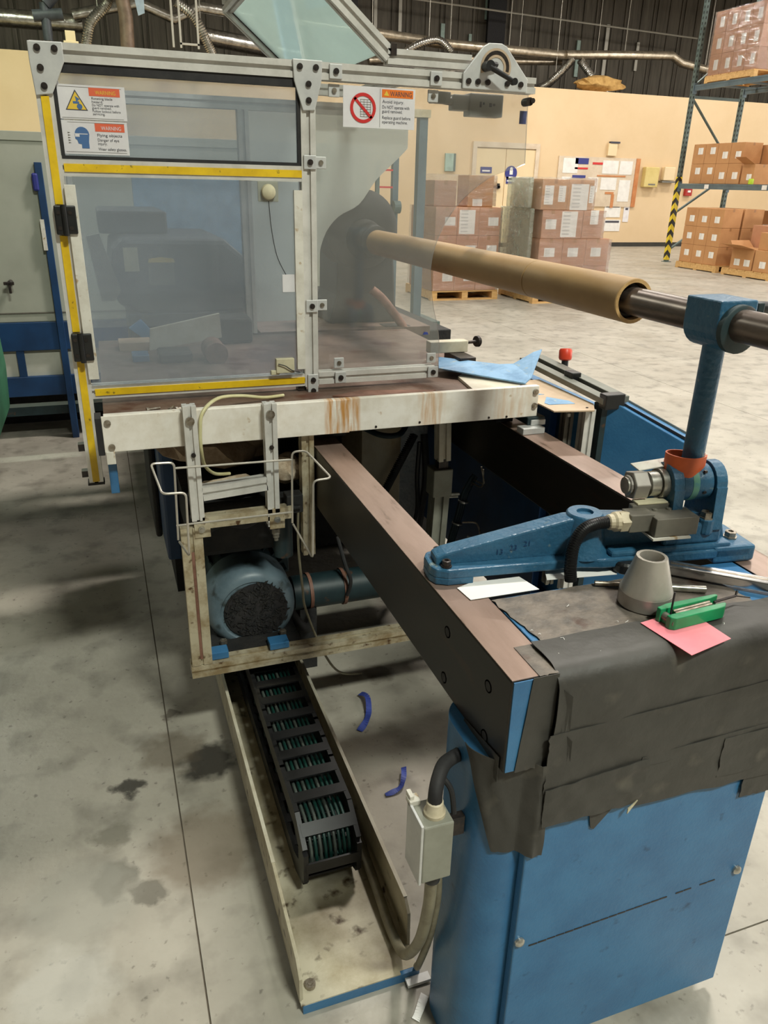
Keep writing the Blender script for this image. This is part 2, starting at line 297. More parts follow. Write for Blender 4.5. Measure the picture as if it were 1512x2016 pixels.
# ------------------------------------------------------------------ mesh helpers
class MB:
    def __init__(s, xf=None): s.v = []; s.f = []; s.xf = xf
    def add(s, vs, fs):
        o = len(s.v)
        for p in vs:
            p = Vector(p)
            s.v.append(s.xf @ p if s.xf is not None else p)
        s.f += [tuple(i + o for i in f) for f in fs]; return s
    def box(s, x0, x1, y0, y1, z0, z1):
        return s.add([(x0, y0, z0), (x1, y0, z0), (x1, y1, z0), (x0, y1, z0), (x0, y0, z1), (x1, y0, z1), (x1, y1, z1), (x0, y1, z1)],
                     [(0, 3, 2, 1), (4, 5, 6, 7), (0, 1, 5, 4), (1, 2, 6, 5), (2, 3, 7, 6), (3, 0, 4, 7)])
    def prism(s, pts, a, b):
        # polygon pts swept from offset a to offset b (vectors added)
        a = Vector(a); b = Vector(b); n = len(pts)
        vs = [Vector(p) + a for p in pts] + [Vector(p) + b for p in pts]
        fs = [tuple(range(n))[::-1], tuple(range(n, 2 * n))] + [(i, (i + 1) % n, n + (i + 1) % n, n + i) for i in range(n)]
        return s.add(vs, fs)
    def cyl(s, p0, p1, r, seg=16, r1=None, caps=True):
        p0 = Vector(p0); p1 = Vector(p1); d = (p1 - p0).normalized(); u = d.orthogonal().normalized(); w = d.cross(u)
        r1 = r if r1 is None else r1
        ring = lambda p, q: [p + (u * math.cos(2 * PI * i / seg) + w * math.sin(2 * PI * i / seg)) * q for i in range(seg)]
        vs = ring(p0, r) + ring(p1, r1)
        fs = [(i, (i + 1) % seg, seg + (i + 1) % seg, seg + i) for i in range(seg)]
        if caps: fs += [tuple(range(seg))[::-1], tuple(range(seg, 2 * seg))]
        return s.add(vs, fs)
    def lathe(s, p0, d, prof, seg=24):
        # profile [(t along axis, radius)...]
        p0 = Vector(p0); d = Vector(d).normalized(); u = d.orthogonal().normalized(); w = d.cross(u)
        vs = []; fs = []
        for (t, r) in prof:
            vs += [p0 + d * t + (u * math.cos(2 * PI * i / seg) + w * math.sin(2 * PI * i / seg)) * max(r, 1e-5) for i in range(seg)]
        for k in range(len(prof) - 1):
            fs += [(k * seg + i, k * seg + (i + 1) % seg, (k + 1) * seg + (i + 1) % seg, (k + 1) * seg + i) for i in range(seg)]
        fs.append(tuple(range(seg))[::-1]); fs.append(tuple(range((len(prof) - 1) * seg, len(prof) * seg)))
        return s.add(vs, fs)
    def tube(s, path, r, seg=8, closed=False):
        P = [Vector(p) for p in path]; n = len(P); vs = []; fs = []; u = None
        for i in range(n):
            a = P[i - 1] if (i or closed) else P[i]; b = P[(i + 1) % n] if (i < n - 1 or closed) else P[i]
            t = (b - a).normalized()
            u = t.orthogonal().normalized() if u is None else (u - t * u.dot(t)).normalized()
            w = t.cross(u)
            vs += [P[i] + (u * math.cos(2 * PI * k / seg) + w * math.sin(2 * PI * k / seg)) * r for k in range(seg)]
        m = n if closed else n - 1
        for i in range(m):
            j = (i + 1) % n
            fs += [(i * seg + k, i * seg + (k + 1) % seg, j * seg + (k + 1) % seg, j * seg + k) for k in range(seg)]
        if not closed: fs += [tuple(range(seg))[::-1], tuple(range((n - 1) * seg, n * seg))]
        return s.add(vs, fs)
    def extr(s, p0, p1, w, h=None, up=(0, 0, 1)):
        # slotted aluminium profile from p0 to p1, w x h section
        h = w if h is None else h
        p0 = Vector(p0); p1 = Vector(p1); d = (p1 - p0).normalized(); up = Vector(up)
        if abs(up.dot(d)) > .9: up = Vector((0, 1, 0))
        v = (up - d * up.dot(d)).normalized(); u = v.cross(d)
        a = w / 2; b = h / 2; g = .13 * min(w, h); dp = .2 * min(w, h)
        sec = [(-a, -b), (-g, -b), (-g, -b + dp), (g, -b + dp), (g, -b), (a, -b), (a, -g), (a - dp, -g), (a - dp, g), (a, g), (a, b), (g, b), (g, b - dp), (-g, b - dp), (-g, b), (-a, b), (-a, g), (-a + dp, g), (-a + dp, -g), (-a, -g)]
        return s.prism([u * x + v * y for x, y in sec], p0, p1)
    def sheet(s, pts_xz, y, t):
        return s.prism([(x, 0, z) for x, z in pts_xz], (0, y, 0), (0, y + t, 0))
def link(o): COL.objects.link(o); return o
def mesh_of(name, mb, m, smooth=False):
    me = bpy.data.meshes.new(name); me.from_pydata([tuple(v) for v in mb.v], [], mb.f); me.update()
    bm = bmesh.new(); bm.from_mesh(me); bmesh.ops.recalc_face_normals(bm, faces=bm.faces); bm.to_mesh(me); bm.free()
    me.materials.append(MATS[m])
    if smooth:
        for p in me.polygons: p.use_smooth = True
        me.set_sharp_from_angle(angle=math.radians(38))
    return me
def bev(o, w, seg=2):
    b = o.modifiers.new('edge', 'BEVEL'); b.width = w; b.segments = seg; b.limit_method = 'ANGLE'; b.angle_limit = math.radians(40)
    b.harden_normals = False
    return o
def tag(o, label, cat, group=None, kind=None):
    o['label'] = label; o['category'] = cat
    if group: o['group'] = group
    if kind: o['kind'] = kind
    return o
def thing(name, label, cat, loc, group=None):
    o = link(bpy.data.objects.new(name, None)); o.location = loc; o.empty_display_size = .05
    return tag(o, label, cat, group)
def part(parent, name, mb, m, smooth=False, bevel=0, label=None, stuff=False):
    # geometry is given in world space; parent may be a thing or one of its parts
    o = link(bpy.data.objects.new(name, mesh_of(name, mb, m, smooth)))
    o.parent = parent
    if parent.type == 'EMPTY': o.matrix_parent_inverse = Matrix.Translation(-Vector(parent.location))
    if bevel: bev(o, bevel)
    if label: o['label'] = label
    if stuff: o['kind'] = 'stuff'
    return o
def solo(name, mb, m, label, cat, group=None, smooth=False, bevel=0, kind=None):
    # a thing that is one mesh; its origin is moved to the base of the mesh
    xs = [v.x for v in mb.v]; ys = [v.y for v in mb.v]; zs = [v.z for v in mb.v]
    c = Vector(((min(xs) + max(xs)) / 2, (min(ys) + max(ys)) / 2, min(zs)))
    mb.v = [v - c for v in mb.v]
    o = link(bpy.data.objects.new(name, mesh_of(name, mb, m, smooth))); o.location = c
    if bevel: bev(o, bevel)
    return tag(o, label, cat, group, kind)
def sub(parent, name, mb, m, **k):
    # a part of a solo() thing
    o = part(parent, name, mb, m, **k)
    if parent.type == 'MESH' and parent.parent is None: o.matrix_parent_inverse = Matrix.Translation(-Vector(parent.location))
    return o
def struct(name, mb, m, bevel=0):
    o = link(bpy.data.objects.new(name, mesh_of(name, mb, m))); o['kind'] = 'structure'
    if bevel: bev(o, bevel)
    return o
def struct_root(name, loc=(0, 0, 0)):
    o = link(bpy.data.objects.new(name, None)); o.location = loc; o['kind'] = 'structure'; return o
def share(parent, name, me, loc, rot=(0, 0, 0)):
    # piece that shares a mesh; location is in world space, parent an Empty or mesh with a plain translation
    o = link(bpy.data.objects.new(name, me)); o.parent = parent
    o.location = Vector(loc) - Vector(parent.location); o.rotation_euler = rot
    return o
_tx = {}
def text_mb(txt, size, x, z, y, width=None):
    # lettering as flat mesh in the XZ plane, reading towards -Y, left edge at x, baseline z
    key = txt
    if key not in _tx:
        cu = bpy.data.curves.new('lettering', 'FONT'); cu.body = txt; cu.size = 1.0; cu.resolution_u = 3
        ob = bpy.data.objects.new('lettering', cu); COL.objects.link(ob)
        dg = bpy.context.evaluated_depsgraph_get(); dg.update(); me = ob.evaluated_get(dg).to_mesh()
        _tx[key] = ([v.co.copy() for v in me.vertices], [tuple(p.vertices) for p in me.polygons])
        ob.evaluated_get(dg).to_mesh_clear(); bpy.data.objects.remove(ob); bpy.data.curves.remove(cu)
    vs, fs = _tx[key]
    k = size
    kx = size
    if width: kx = width / max(v.x for v in vs)
    return [(x + v.x * kx, y, z + v.y * k) for v in vs], fs
def bolt(mb, p, d, r=.006, h=.004, seg=10):
    p = Vector(p); d = Vector(d); mb.cyl(p, p + d * h, r, seg); mb.cyl(p + d * h, p + d * (h * 1.2), r * .55, 6); return mb
def curve_pts(pts, n=6, closed=False):
    # Catmull-Rom through pts
    P = [Vector(p) for p in pts]; out = []
    N = len(P)
    for i in range(N - 1):
        a = P[max(i - 1, 0)]; b = P[i]; c = P[i + 1]; d = P[min(i + 2, N - 1)]
        for k in range(n):
            t = k / n
            out.append(.5 * ((2 * b) + (c - a) * t + (2 * a - 5 * b + 4 * c - d) * t * t + (3 * b - a - 3 * c + d) * t ** 3))
    out.append(P[-1]); return out
def fillet(pts, r, n=4):
    # polyline with rounded bends
    P = [Vector(p) for p in pts]; out = [P[0]]
    for i in range(1, len(P) - 1):
        a = (P[i - 1] - P[i]); b = (P[i + 1] - P[i]); q = min(r, a.length * .45, b.length * .45)
        s0 = P[i] + a.normalized() * q; s1 = P[i] + b.normalized() * q
        for k in range(n + 1):
            t = k / n; out.append((1 - t) ** 2 * s0 + 2 * t * (1 - t) * P[i] + t * t * s1)
    out.append(P[-1]); return out

# ================================================================== SETTING
fl = struct_root('floor')
struct_floor = []
XJ = [-9, .045, 4.84, 9.7, 14.6, 19.5, 28]; YJ = [-8, .937, 6.6, 12.3, 18.0, 26]
for i in range(len(XJ) - 1):
    for j in range(len(YJ) - 1):
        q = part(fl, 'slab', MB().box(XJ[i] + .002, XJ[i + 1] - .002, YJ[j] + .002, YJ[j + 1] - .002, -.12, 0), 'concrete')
part(fl, 'subbase', MB().box(-9, 28, -8, 26, -.2, -.004), 'joint_fill')
wb = struct('wall_back', MB().box(-9, 28, 21.4, 22.0, 0, 4.2), 'wall_cream')
struct('baseboard_back', MB().box(-9, 28, 21.37, 21.4, 0, .12), 'baseboard')
wu = struct_root('wall_upper', (0, 25.4, 0))
me = mesh_of('panel', MB().box(-.545, .545, -.05, .05, 0, 4.4).box(-.5, -.44, -.09, -.05, 0, 4.4).box(-.03, .03, -.09, -.05, 0, 4.4).box(.44, .5, -.09, -.05, 0, 4.4), 'wall_dark')
for i in range(34): share(wu, 'panel', me, (-8.45 + i * 1.1, 25.4, 3.9))
struct('wall_left', MB().box(-9.2, -9, -8, 26, 0, 8.2), 'wall_plain')
struct('wall_front', MB().box(-9, 28, -8.2, -8, 0, 8.2), 'wall_plain')
struct('wall_right', MB().box(28, 28.2, -8, .6, 0, 8.2).box(28, 28.2, 5.4, 26, 0, 8.2).box(28, 28.2, .6, 5.4, 5.0, 8.2), 'wall_plain')  # gap in the wall made to go with the added fill light
struct('wall_behind', MB().box(-9, 28, 26, 26.2, 0, 8.2), 'wall_dark')
struct('ceiling', MB().box(-9, 28, -8, 26, 8.1, 8.3), 'roof')
# double door in the back wall
d = struct_root('door_1', (11.2, 21.4, 0)); YB = 21.4
part(d, 'leaf', MB().box(10.30, 11.22, YB - .03, YB, .02, 2.62), 'wall_door')
part(d, 'leaf', MB().box(11.24, 12.16, YB - .03, YB, .02, 2.62), 'wall_door')
part(d, 'frame', MB().box(10.18, 10.30, YB - .06, YB, 0, 2.78).box(12.16, 12.28, YB - .06, YB, 0, 2.78).box(10.301, 12.159, YB - .06, YB, 2.64, 2.78), 'notice')
part(d, 'handle', MB().box(10.82, 11.08, YB - .10, YB - .06, 1.60, 1.66).box(11.0, 11.06, YB - .10, YB - .03, 1.58, 1.72), 'rubber')

# things on the back wall
def wallbox(x0, x1, z0, z1, t=.03): return MB().box(x0, x1, YB - t - .003, YB - .003, z0, z1)
t = thing('notice_board', 'wide cream notice board with orange edging covered in pinned sheets', 'board', (14.4, YB, 1.3))
part(t, 'backing', wallbox(12.95, 15.75, 1.15, 2.5, .03), 'notice')
part(t, 'edging', wallbox(15.62, 15.76, 1.15, 2.5, .05).box(14.3, 15.3, YB - .045, YB - .034, 1.98, 2.02).box(14.65, 14.95, YB - .045, YB - .034, 1.50, 1.56).box(14.88, 14.98, YB - .045, YB - .034, 1.12, 1.5), 'orange_trim')
for k, (x0, x1, z0, z1, c) in enumerate([(13.1, 13.6, 2.05, 2.45, 'paper'), (13.5, 13.95, 2.3, 2.46, 'ink_navy'), (13.5, 13.95, 2.16, 2.21, 'ink_red'), (14.1, 14.45, 2.3, 2.36, 'ink_red'), (14.45, 15.0, 2.06, 2.42, 'paper'), (15.05, 15.5, 2.05, 2.42, 'paper'), (13.45, 13.9, 1.92, 2.0, 'ink_navy'), (14.0, 14.35, 1.55, 1.95, 'paper'), (14.45, 15.0, 1.62, 1.95, 'paper'), (15.1, 15.5, 1.3, 1.9, 'paper'), (13.1, 13.4, 1.5, 1.95, 'paper')]):
    part(t, 'sheet', wallbox(x0, x1, z0, z1, .04), c)
for k, (x0, x1, z0, z1, c, lb) in enumerate([
    (14.72, 15.3, .85, 1.22, 'paper', 'upper white sheet taped to the wall just below the notice board'),
    (14.75, 15.35, .45, .78, 'paper', 'lowest white sheet taped to the wall below the notice board'),
    (15.42, 15.62, .72, 1.15, 'sign_back', 'narrow printed strip taped to the wall beside the sheets under the notice board')]):
    o = solo('wall_notice', wallbox(x0, x1, z0, z1, .012), c, lb, 'notice')
    sub(o, 'heading', MB().box(x0 + .05, x1 - .05, YB - .016, YB - .012, z1 - .09, z1 - .03), 'ink')
o = solo('wall_bracket', wallbox(14.55, 14.85, 2.55, 2.88, .08), 'wall_door', 'pale bracket with dark top fixed to the wall above the notice board', 'bracket')
sub(o, 'cap', MB().box(14.6, 14.92, YB - .1, YB, 2.88, 2.93), 'ink')
o = solo('wall_box', wallbox(15.9, 16.4, 1.72, 2.28, .18), 'yellow_box', 'yellowish box mounted on the wall right of the notice board', 'box', bevel=.02)
sub(o, 'slot', MB().box(16.05, 16.3, YB - .19, YB - .18, 1.78, 1.82), 'switch_grey')
o = solo('wall_box', wallbox(16.6, 17.0, 1.92, 2.3, .16), 'wall_door', 'white box on the wall beside the yellowish one', 'box', bevel=.02)
sub(o, 'base', MB().box(16.55, 17.05, YB - .18, YB, 1.86, 1.91), 'switch_grey')
o = solo('fire_alarm', wallbox(17.55, 17.8, 1.5, 1.78, .1), 'fire_red', 'small red alarm box on the wall behind the rack', 'alarm', bevel=.01)
sub(o, 'lever', MB().box(17.62, 17.73, YB - .12, YB - .1, 1.6, 1.66), 'paper')
o = solo('wall_switch', wallbox(9.35, 9.62, 2.0, 2.45, .06), 'pale_green', 'pale green plate on the wall left of the double door', 'plate', bevel=.01)
sub(o, 'rim', MB().box(9.6, 9.66, YB - .07, YB, 2.0, 2.45), 'rack_green')
# round safety sign and second sign on the door
mb = MB().cyl((11.42, YB - .045, 2.0), (11.42, YB - .031, 2.0), .19, 28).box(11.28, 11.56, YB - .045, YB - .031, 1.72, 1.9)
o = solo('safety_sign', mb, 'ink_navy', 'round navy safety sign with a white hand symbol on the door', 'sign')
sub(o, 'symbol', MB().box(11.37, 11.47, YB - .05, YB - .045, 1.96, 2.08).cyl((11.42, YB - .05, 2.11), (11.42, YB - .046, 2.11), .045, 12).box(11.35, 11.49, YB - .05, YB - .045, 1.88, 1.91).box(11.3, 11.54, YB - .05, YB - .045, 1.78, 1.81), 'paper')
o = solo('door_sign', wallbox(10.45, 10.8, 1.98, 2.14, .045), 'ink_navy', 'small rectangular navy sign on the left door leaf', 'sign')
sub(o, 'symbol', MB().box(10.5, 10.74, YB - .05, YB - .045, 2.02, 2.06), 'paper')

# ducts, pipes, hanger rods and light slit strips above the wall
def pipe(name, path, r, m, label, cat='duct', group=None, seg=14):
    o = solo(name, MB().tube(path, r, seg), m, label, cat, group, smooth=True)
    if abs(path[0][2] - path[-1][2]) < 1:
        for k in (1, len(path) - 2): sub(o, 'hanger_rod', MB().cyl((path[k][0], path[k][1], path[k][2] + r * .8), (path[k][0], path[k][1], 8.1), .012, 6), 'rod_grey')
    return o
pipe('air_duct', [(5.2, 22.6, 5.45), (7.6, 22.6, 5.33), (9.75, 22.6, 5.22), (11.7, 22.6, 5.2), (13.63, 22.6, 5.2)], .13, 'duct', 'long beige duct running level behind the raised guard lid', seg=12)
pipe('air_duct', [(13.5, 22.5, 5.2), (15.5, 22.5, 5.32), (17.2, 22.5, 5.42), (17.6, 22.5, 5.25), (18.5, 22.5, 5.13), (21, 22.5, 5.12)], .12, 'duct', 'beige duct with a dropped kink ending behind the rack upright', seg=12)
pipe('air_duct', [(7.6, 22.9, 4.72), (10.0, 22.9, 4.95), (12.2, 22.9, 5.0), (13.6, 22.9, 5.08)], .1, 'duct', 'lower beige duct joining the long one at its right end', seg=12)
def flex(path, r, label):
    pts = curve_pts(path, 10); mb = MB(); L = len(pts)
    vs = []
    for i in range(L - 1):
        a, b = pts[i], pts[i + 1]
        mb.lathe(a, b - a, [(0, r * .9), ((b - a).length * .5, r * 1.06), ((b - a).length * 1.01, r * .9)], 10)
    o = solo('flexible_duct', mb, 'duct_silver', label, 'duct', smooth=True)
    m_ = pts[L // 2]
    sub(o, 'hanger_rod', MB().cyl((m_.x, m_.y, m_.z + r * .7), (m_.x, m_.y, 8.1), .01, 6), 'rod_grey')
    return o
flex([(13.75, 22.5, 5.1), (13.45, 22.5, 4.8), (13.0, 22.5, 4.42), (12.7, 22.5, 4.3)], .11, 'silver flexible duct dropping to the left from the duct joint')
flex([(14.0, 22.5, 5.1), (14.35, 22.5, 4.8), (14.75, 22.5, 4.45), (15.1, 22.5, 4.3)], .11, 'silver flexible duct dropping to the right from the duct joint')
flex([(.3, 20.8, 4.3), (.45, 20.8, 4.75), (.8, 20.8, 5.1), (.9, 20.8, 5.3)], .11, 'silver flexible duct rising left of the brown duct')
flex([(2.3, 20.8, 5.3), (2.7, 20.8, 5.05), (2.95, 20.8, 4.6), (3.1, 20.8, 4.25)], .11, 'silver flexible duct falling behind the hanging frame')
flex([(8.2, 22.3, 4.75), (8.8, 22.3, 5.1), (9.4, 22.3, 5.25), (9.8, 22.3, 5.0)], .1, 'silver flexible duct looping behind the quadrant plate')
pipe('air_duct', [(-4, 22.4, 5.0), (-1.5, 22.4, 4.95), (.3, 22.4, 4.95)], .19, 'duct_silver', 'wide silver duct level above the cream wall at far left')
pipe('air_duct', [(.1, 22.0, 5.05), (.9, 22.0, 5.25), (1.6, 22.0, 5.42), (2.4, 22.0, 5.15), (3.0, 22.0, 5.45), (4.3, 22.0, 5.35)], .12, 'duct_silver', 'bent silver duct passing behind the brown upright duct')
pipe('air_duct', [(3.0, 22.6, 4.95), (4.3, 22.6, 4.82), (5.6, 22.6, 4.7)], .2, 'duct_silver', 'wide silver duct left of the raised lid')
pipe('air_duct', [(1.17, 20.6, 4.1), (1.2, 20.6, 4.9), (1.12, 20.6, 5.5), (1.0, 20.6, 6.5)], .15, 'duct_brown', 'brown upright duct bending at its top')
mb = MB(); random.seed(3)
mb.prism([(1.30, 0, 5.75), (1.62, 0, 5.75), (1.60, 0, 4.98), (1.46, 0, 4.92), (1.40, 0, 5.3)], (0, 20.5, 0), (0, 20.54, 0))
solo('hanging_cloth', mb, 'cloth_pale', 'pale blue cloth hanging beside the brown upright duct', 'cloth')
t = thing('rod_hanger', 'pale hanging frame of thin rods left of the raised lid', 'frame', (2.6, 20, 4.4))
for x in (2.12, 2.28, 2.66): part(t, 'rod', MB().box(x - .022, x + .022, 19.98, 20.02, 4.3, 6.2), 'rod_grey')
part(t, 'crossbar', MB().box(2.26, 2.68, 19.98, 20.02, 4.36, 4.4), 'rod_grey')
solo('wall_fitting', MB().box(1.4 - 1.5, 1.4 - 1.3, 19.9, 20.1, 4.25, 4.45).box(-.15, .15, 19.88, 20.12, 4.2, 4.26), 'wall_door', 'small cream fitting standing on the cream wall beside the left flexible duct', 'fitting', bevel=.01)
solo('dark_valve', MB().cyl((-.45, 20.5, 4.3), (-.45, 20.5, 5.0), .1, 10).cyl((-.7, 20.5, 4.75), (-.1, 20.5, 4.82), .12, 10).cyl((-.45, 20.5, 5.0), (-.2, 20.5, 5.25), .16, 10), 'hood_dark', 'dark valve assembly on the ducts at far left', 'valve', smooth=True)
solo('sprinkler_pipe', MB().tube([(5.5, 24.2, 6.62), (12, 24.2, 6.44), (19.4, 24.2, 6.25)], .03, 8), 'rod_grey', 'thin grey pipe slung along the dark upper wall', 'pipe', smooth=True)
for k, (x, z0, z1, w, m) in enumerate([(8.25, 5.4, 6.9, .05, 'rod_grey'), (9.0, 5.55, 6.7, .05, 'rod_grey'), (10.35, 5.5, 6.0, .06, 'pale_green'), (11.25, 5.4, 5.8, .045, 'pale_green'), (11.75, 6.2, 7.0, .06, 'pale_green'), (15.0, 4.9, 5.9, .06, 'pale_green'), (16.0, 4.5, 6.4, .06, 'rod_grey'), (17.2, 5.2, 6.0, .05, 'rod_grey')]):  # pale strips stand in for slits of light in the dark wall
    words = ['first', 'second', 'third', 'fourth', 'fifth', 'sixth', 'seventh', 'eighth'][k]
    solo('light_slit_strip', MB().box((x - w) * 1.041, (x + w) * 1.041, 25.26, 25.305, 1.65 + (z0 - 1.65) * 1.041, 1.65 + (z1 - 1.65) * 1.041), m, f'{"pale green" if m == "pale_green" else "grey"} upright strip standing in for a slit of light, {words} from the left on the dark upper wall', 'strip', 'light slit strips on the dark upper wall')
solo('dark_column', MB().box(7.35, 7.5, 23.8, 23.95, 4.2, 8.1).box(7.28, 7.57, 23.78, 23.8, 4.2, 8.1), 'rubber', 'thin black column right of the raised lid', 'column')
solo('dark_column', MB().box(12.2, 12.7, 25.0, 25.2, 4.2, 8.1).box(12.15, 12.75, 24.97, 25.0, 4.2, 8.1), 'rubber', 'broad black column on the upper wall above the quadrant plate', 'column')
random.seed(5)
def lump(cx, cy, cz, sx, sy, sz, n=60):
    bm = bmesh.new(); bmesh.ops.create_icosphere(bm, subdivisions=3, radius=1)
    from mathutils import noise
    for v in bm.verts:
        k = 1 + .35 * noise.noise(v.co * 2.1 + Vector((cx, cy, 0)))
        v.co = Vector((v.co.x * sx * k + cx, v.co.y * sy * k + cy, v.co.z * sz * k + cz))
    mb = MB(); mb.v = [v.co.copy() for v in bm.verts]; mb.f = [tuple(v.index for v in f.verts) for f in bm.faces]; bm.free(); return mb
solo('insulation_roll', lump(14.25, 21.75, 4.42, .8, .3, .2), 'insulation', 'tan heap of insulation lying on top of the cream wall', 'insulation', smooth=True)

# ================================================================== PALLET LOADS
def pallet(x0, x1, y0, y1, label, z=0):
    t = thing('pallet', label, 'pallet', ((x0 + x1) / 2, (y0 + y1) / 2, z))
    n = 6; w = (y1 - y0) / n
    for i in range(n): part(t, 'deck_board', MB().box(x0, x1, y0 + i * w + .012, y0 + (i + 1) * w - .012, z + .122, z + .142), 'pallet_wood')
    for x in (x0, (x0 + x1) / 2 - .05, x1 - .1): part(t, 'stringer', MB().box(x, x + .1, y0, y1, z + .02, z + .12), 'pallet_wood')
    for y in (y0, (y0 + y1) / 2 - .05, y1 - .1): part(t, 'bottom_board', MB().box(x0, x1, y, y + .1, z, z + .02), 'pallet_wood')
    return t
_cm = {}
def lab_mesh(w, h):
    k = (round(w, 3), round(h, 3))
    if k not in _cm:
        me = bpy.data.meshes.new('label'); me.from_pydata([(-w / 2, 0, -h / 2), (w / 2, 0, -h / 2), (w / 2, 0, h / 2), (-w / 2, 0, h / 2), (-w / 2, .002, -h / 2), (w / 2, .002, -h / 2), (w / 2, .002, h / 2), (-w / 2, .002, h / 2)], [], [(0, 1, 2, 3), (7, 6, 5, 4), (0, 4, 5, 1), (1, 5, 6, 2), (2, 6, 7, 3), (3, 7, 4, 0)])
        uv = me.uv_layers.new(name='uv')
        for p in me.polygons:
            for li in p.loop_indices:
                v = me.vertices[me.loops[li].vertex_index].co; uv.data[li].uv = (v.x / w + .5, v.z / h + .5)
        me.materials.append(MATS['carton_label']); _cm[k] = me
    return _cm[k]
def carton_mesh(w, d, h, m):
    k = ('c', round(w, 3), round(d, 3), round(h, 3), m)
    if k not in _cm: _cm[k] = mesh_of('carton', MB().box(-w / 2, w / 2, -d / 2, d / 2, 0, h), m)
    return _cm[k]
def seam_mesh(w, d, h):
    k = ('s', round(w, 3), round(d, 3), round(h, 3))
    if k not in _cm: _cm[k] = mesh_of('tape', MB().box(-w / 2 + .003, w / 2 - .003, -.025, .025, h, h + .0015).box(-.0255 + 0, .0255, -d / 2 - .0015, -d / 2, h - .06, h), 'carton_seam')
    return _cm[k]
def carton(x, y, z, w, d, h, m, label, group, labels=(), face='y'):
    # labels: (offset along the face, height, w, h); face 'y' looks to -Y, 'x' looks to -X
    o = link(bpy.data.objects.new('carton', carton_mesh(w - .003, d - .004, h - .003, m))); o.location = (x, y, z); tag(o, label, 'box', group)
    b = o.modifiers.new('edge', 'BEVEL'); b.width = .004; b.segments = 1
    q = link(bpy.data.objects.new('tape', seam_mesh(w - .003, d - .004, h - .003))); q.parent = o
    for (a, hh, lw, lh) in labels:
        q = link(bpy.data.objects.new('label', lab_mesh(lw, lh))); q.parent = o
        if face == 'y': q.location = (a, -d / 2 - .002 + .004 - .002, hh)
        else: q.location = (-w / 2 + .004 - .002 - .002, -a, hh); q.rotation_euler = (0, 0, -PI / 2)
    return o
ORD = ['left', 'middle', 'right']; ROW = ['bottom', 'second', 'third', 'top']
# left load
pallet(4.78, 5.92, 11.2, 12.3, 'wooden pallet under the left wrapped carton load')
GA = 'cartons of the left wrapped load'
for r in range(3):
    for c in range(3):
        lb = [(.06, .2, .17, .12)]
        if r == 2 and c == 1: lb = [(-.02, .19, .26, .34)]
        carton(4.80 + .18 + c * .36, 11.2 + .2, .145 + r * .403, .36, .38, .403, 'carton_rose', f'carton in the {ROW[r]} layer, {ORD[c]} column, of the left wrapped pallet' + (', behind a white sheet' if lb[0][2] > .2 else ''), GA, lb)
    carton(5.34, 11.90, .145 + r * .403, 1.08, .6, .403, 'carton_rose', f'wide carton behind the {ROW[r]} layer of the left wrapped pallet', GA)
carton(5.56, 11.5, 1.354, .42, .4, .44, 'carton', 'single tall carton on top of the left wrapped load', GA, [(-.05, .06, .16, .1)])
carton(5.0, 11.55, 1.354, .36, .4, .36, 'carton_rose', 'film covered carton at the left on top of the left wrapped load', GA)
def film(x0, x1, y0, y1, z0, z1, m, label, seed, top=None):
    # loose wrap around a load: a gently wrinkled open shell
    from mathutils import noise
    nx, nz = 14, 22; mb = MB(); per = []
    for i in range(nx): per.append((x0 + (x1 - x0) * i / nx, y0, 0, -1))
    for i in range(nx): per.append((x1, y0 + (y1 - y0) * i / nx, 1, 0))
    for i in range(nx): per.append((x1 - (x1 - x0) * i / nx, y1, 0, 1))
    for i in range(nx): per.append((x0, y1 - (y1 - y0) * i / nx, -1, 0))
    n = len(per); vs = []; fs = []
    for k in range(nz + 1):
        z = z0 + (z1 - z0) * k / nz
        for (x, y, a, b) in per:
            w = .012 + .014 * noise.noise(Vector((x * 6 + seed, y * 6, z * 14)))
            vs.append((x + a * w, y + b * w, z + .01 * noise.noise(Vector((x * 4, y * 4, seed)))))
    for k in range(nz):
        for i in range(n): fs.append((k * n + i, k * n + (i + 1) % n, (k + 1) * n + (i + 1) % n, (k + 1) * n + i))
    mb.add(vs, fs)
    return solo('stretch_wrap', mb, m, label, 'wrap', smooth=True)
film(4.79, 5.89, 11.19, 12.22, .15, 1.35, 'stretch_film', 'clear stretch wrap around the lower layers of the left load', 1)
film(4.80, 5.80, 11.28, 11.76, 1.37, 1.80, 'stretch_film', 'crumpled clear wrap around the top boxes of the left load', 2)
# right load
pallet(6.22, 7.5, 10.62, 11.75, 'wooden pallet under the right wrapped carton load')
GB = 'cartons of the right wrapped load'
for r in range(2):
    for c in range(3):
        carton(6.27 + .205 + c * .41, 10.65 + .2, .145 + r * .4, .41, .38, .4, 'carton_rose', f'labelled carton in the {ROW[r]} layer, {ORD[c]} column, of the right wrapped pallet', GB, [(-.02, .2, .18, .13)] )
    carton(6.885, 11.37, .145 + r * .4, 1.22, .65, .4, 'carton_rose', f'wide carton behind the {ROW[r]} layer of the right wrapped pallet', GB)
for c in range(3):
    lb = [[(-.02, .2, .18, .14)], [(-.06, .2, .27, .36)], [(.02, .3, .14, .2)]][c]
    carton(6.28 + .175 + c * .352, 10.85, .945, .35, .38, .4, 'carton_rose', ['carton with one small label, third layer, left column, right wrapped pallet', 'carton behind the tall white sheet, third layer, right wrapped pallet', 'carton with a narrow label, third layer, right column, right wrapped pallet'][c], GB, lb)
carton(6.8, 11.37, .945, 1.05, .62, .4, 'carton_rose', 'wide carton behind the third layer of the right wrapped pallet', GB)
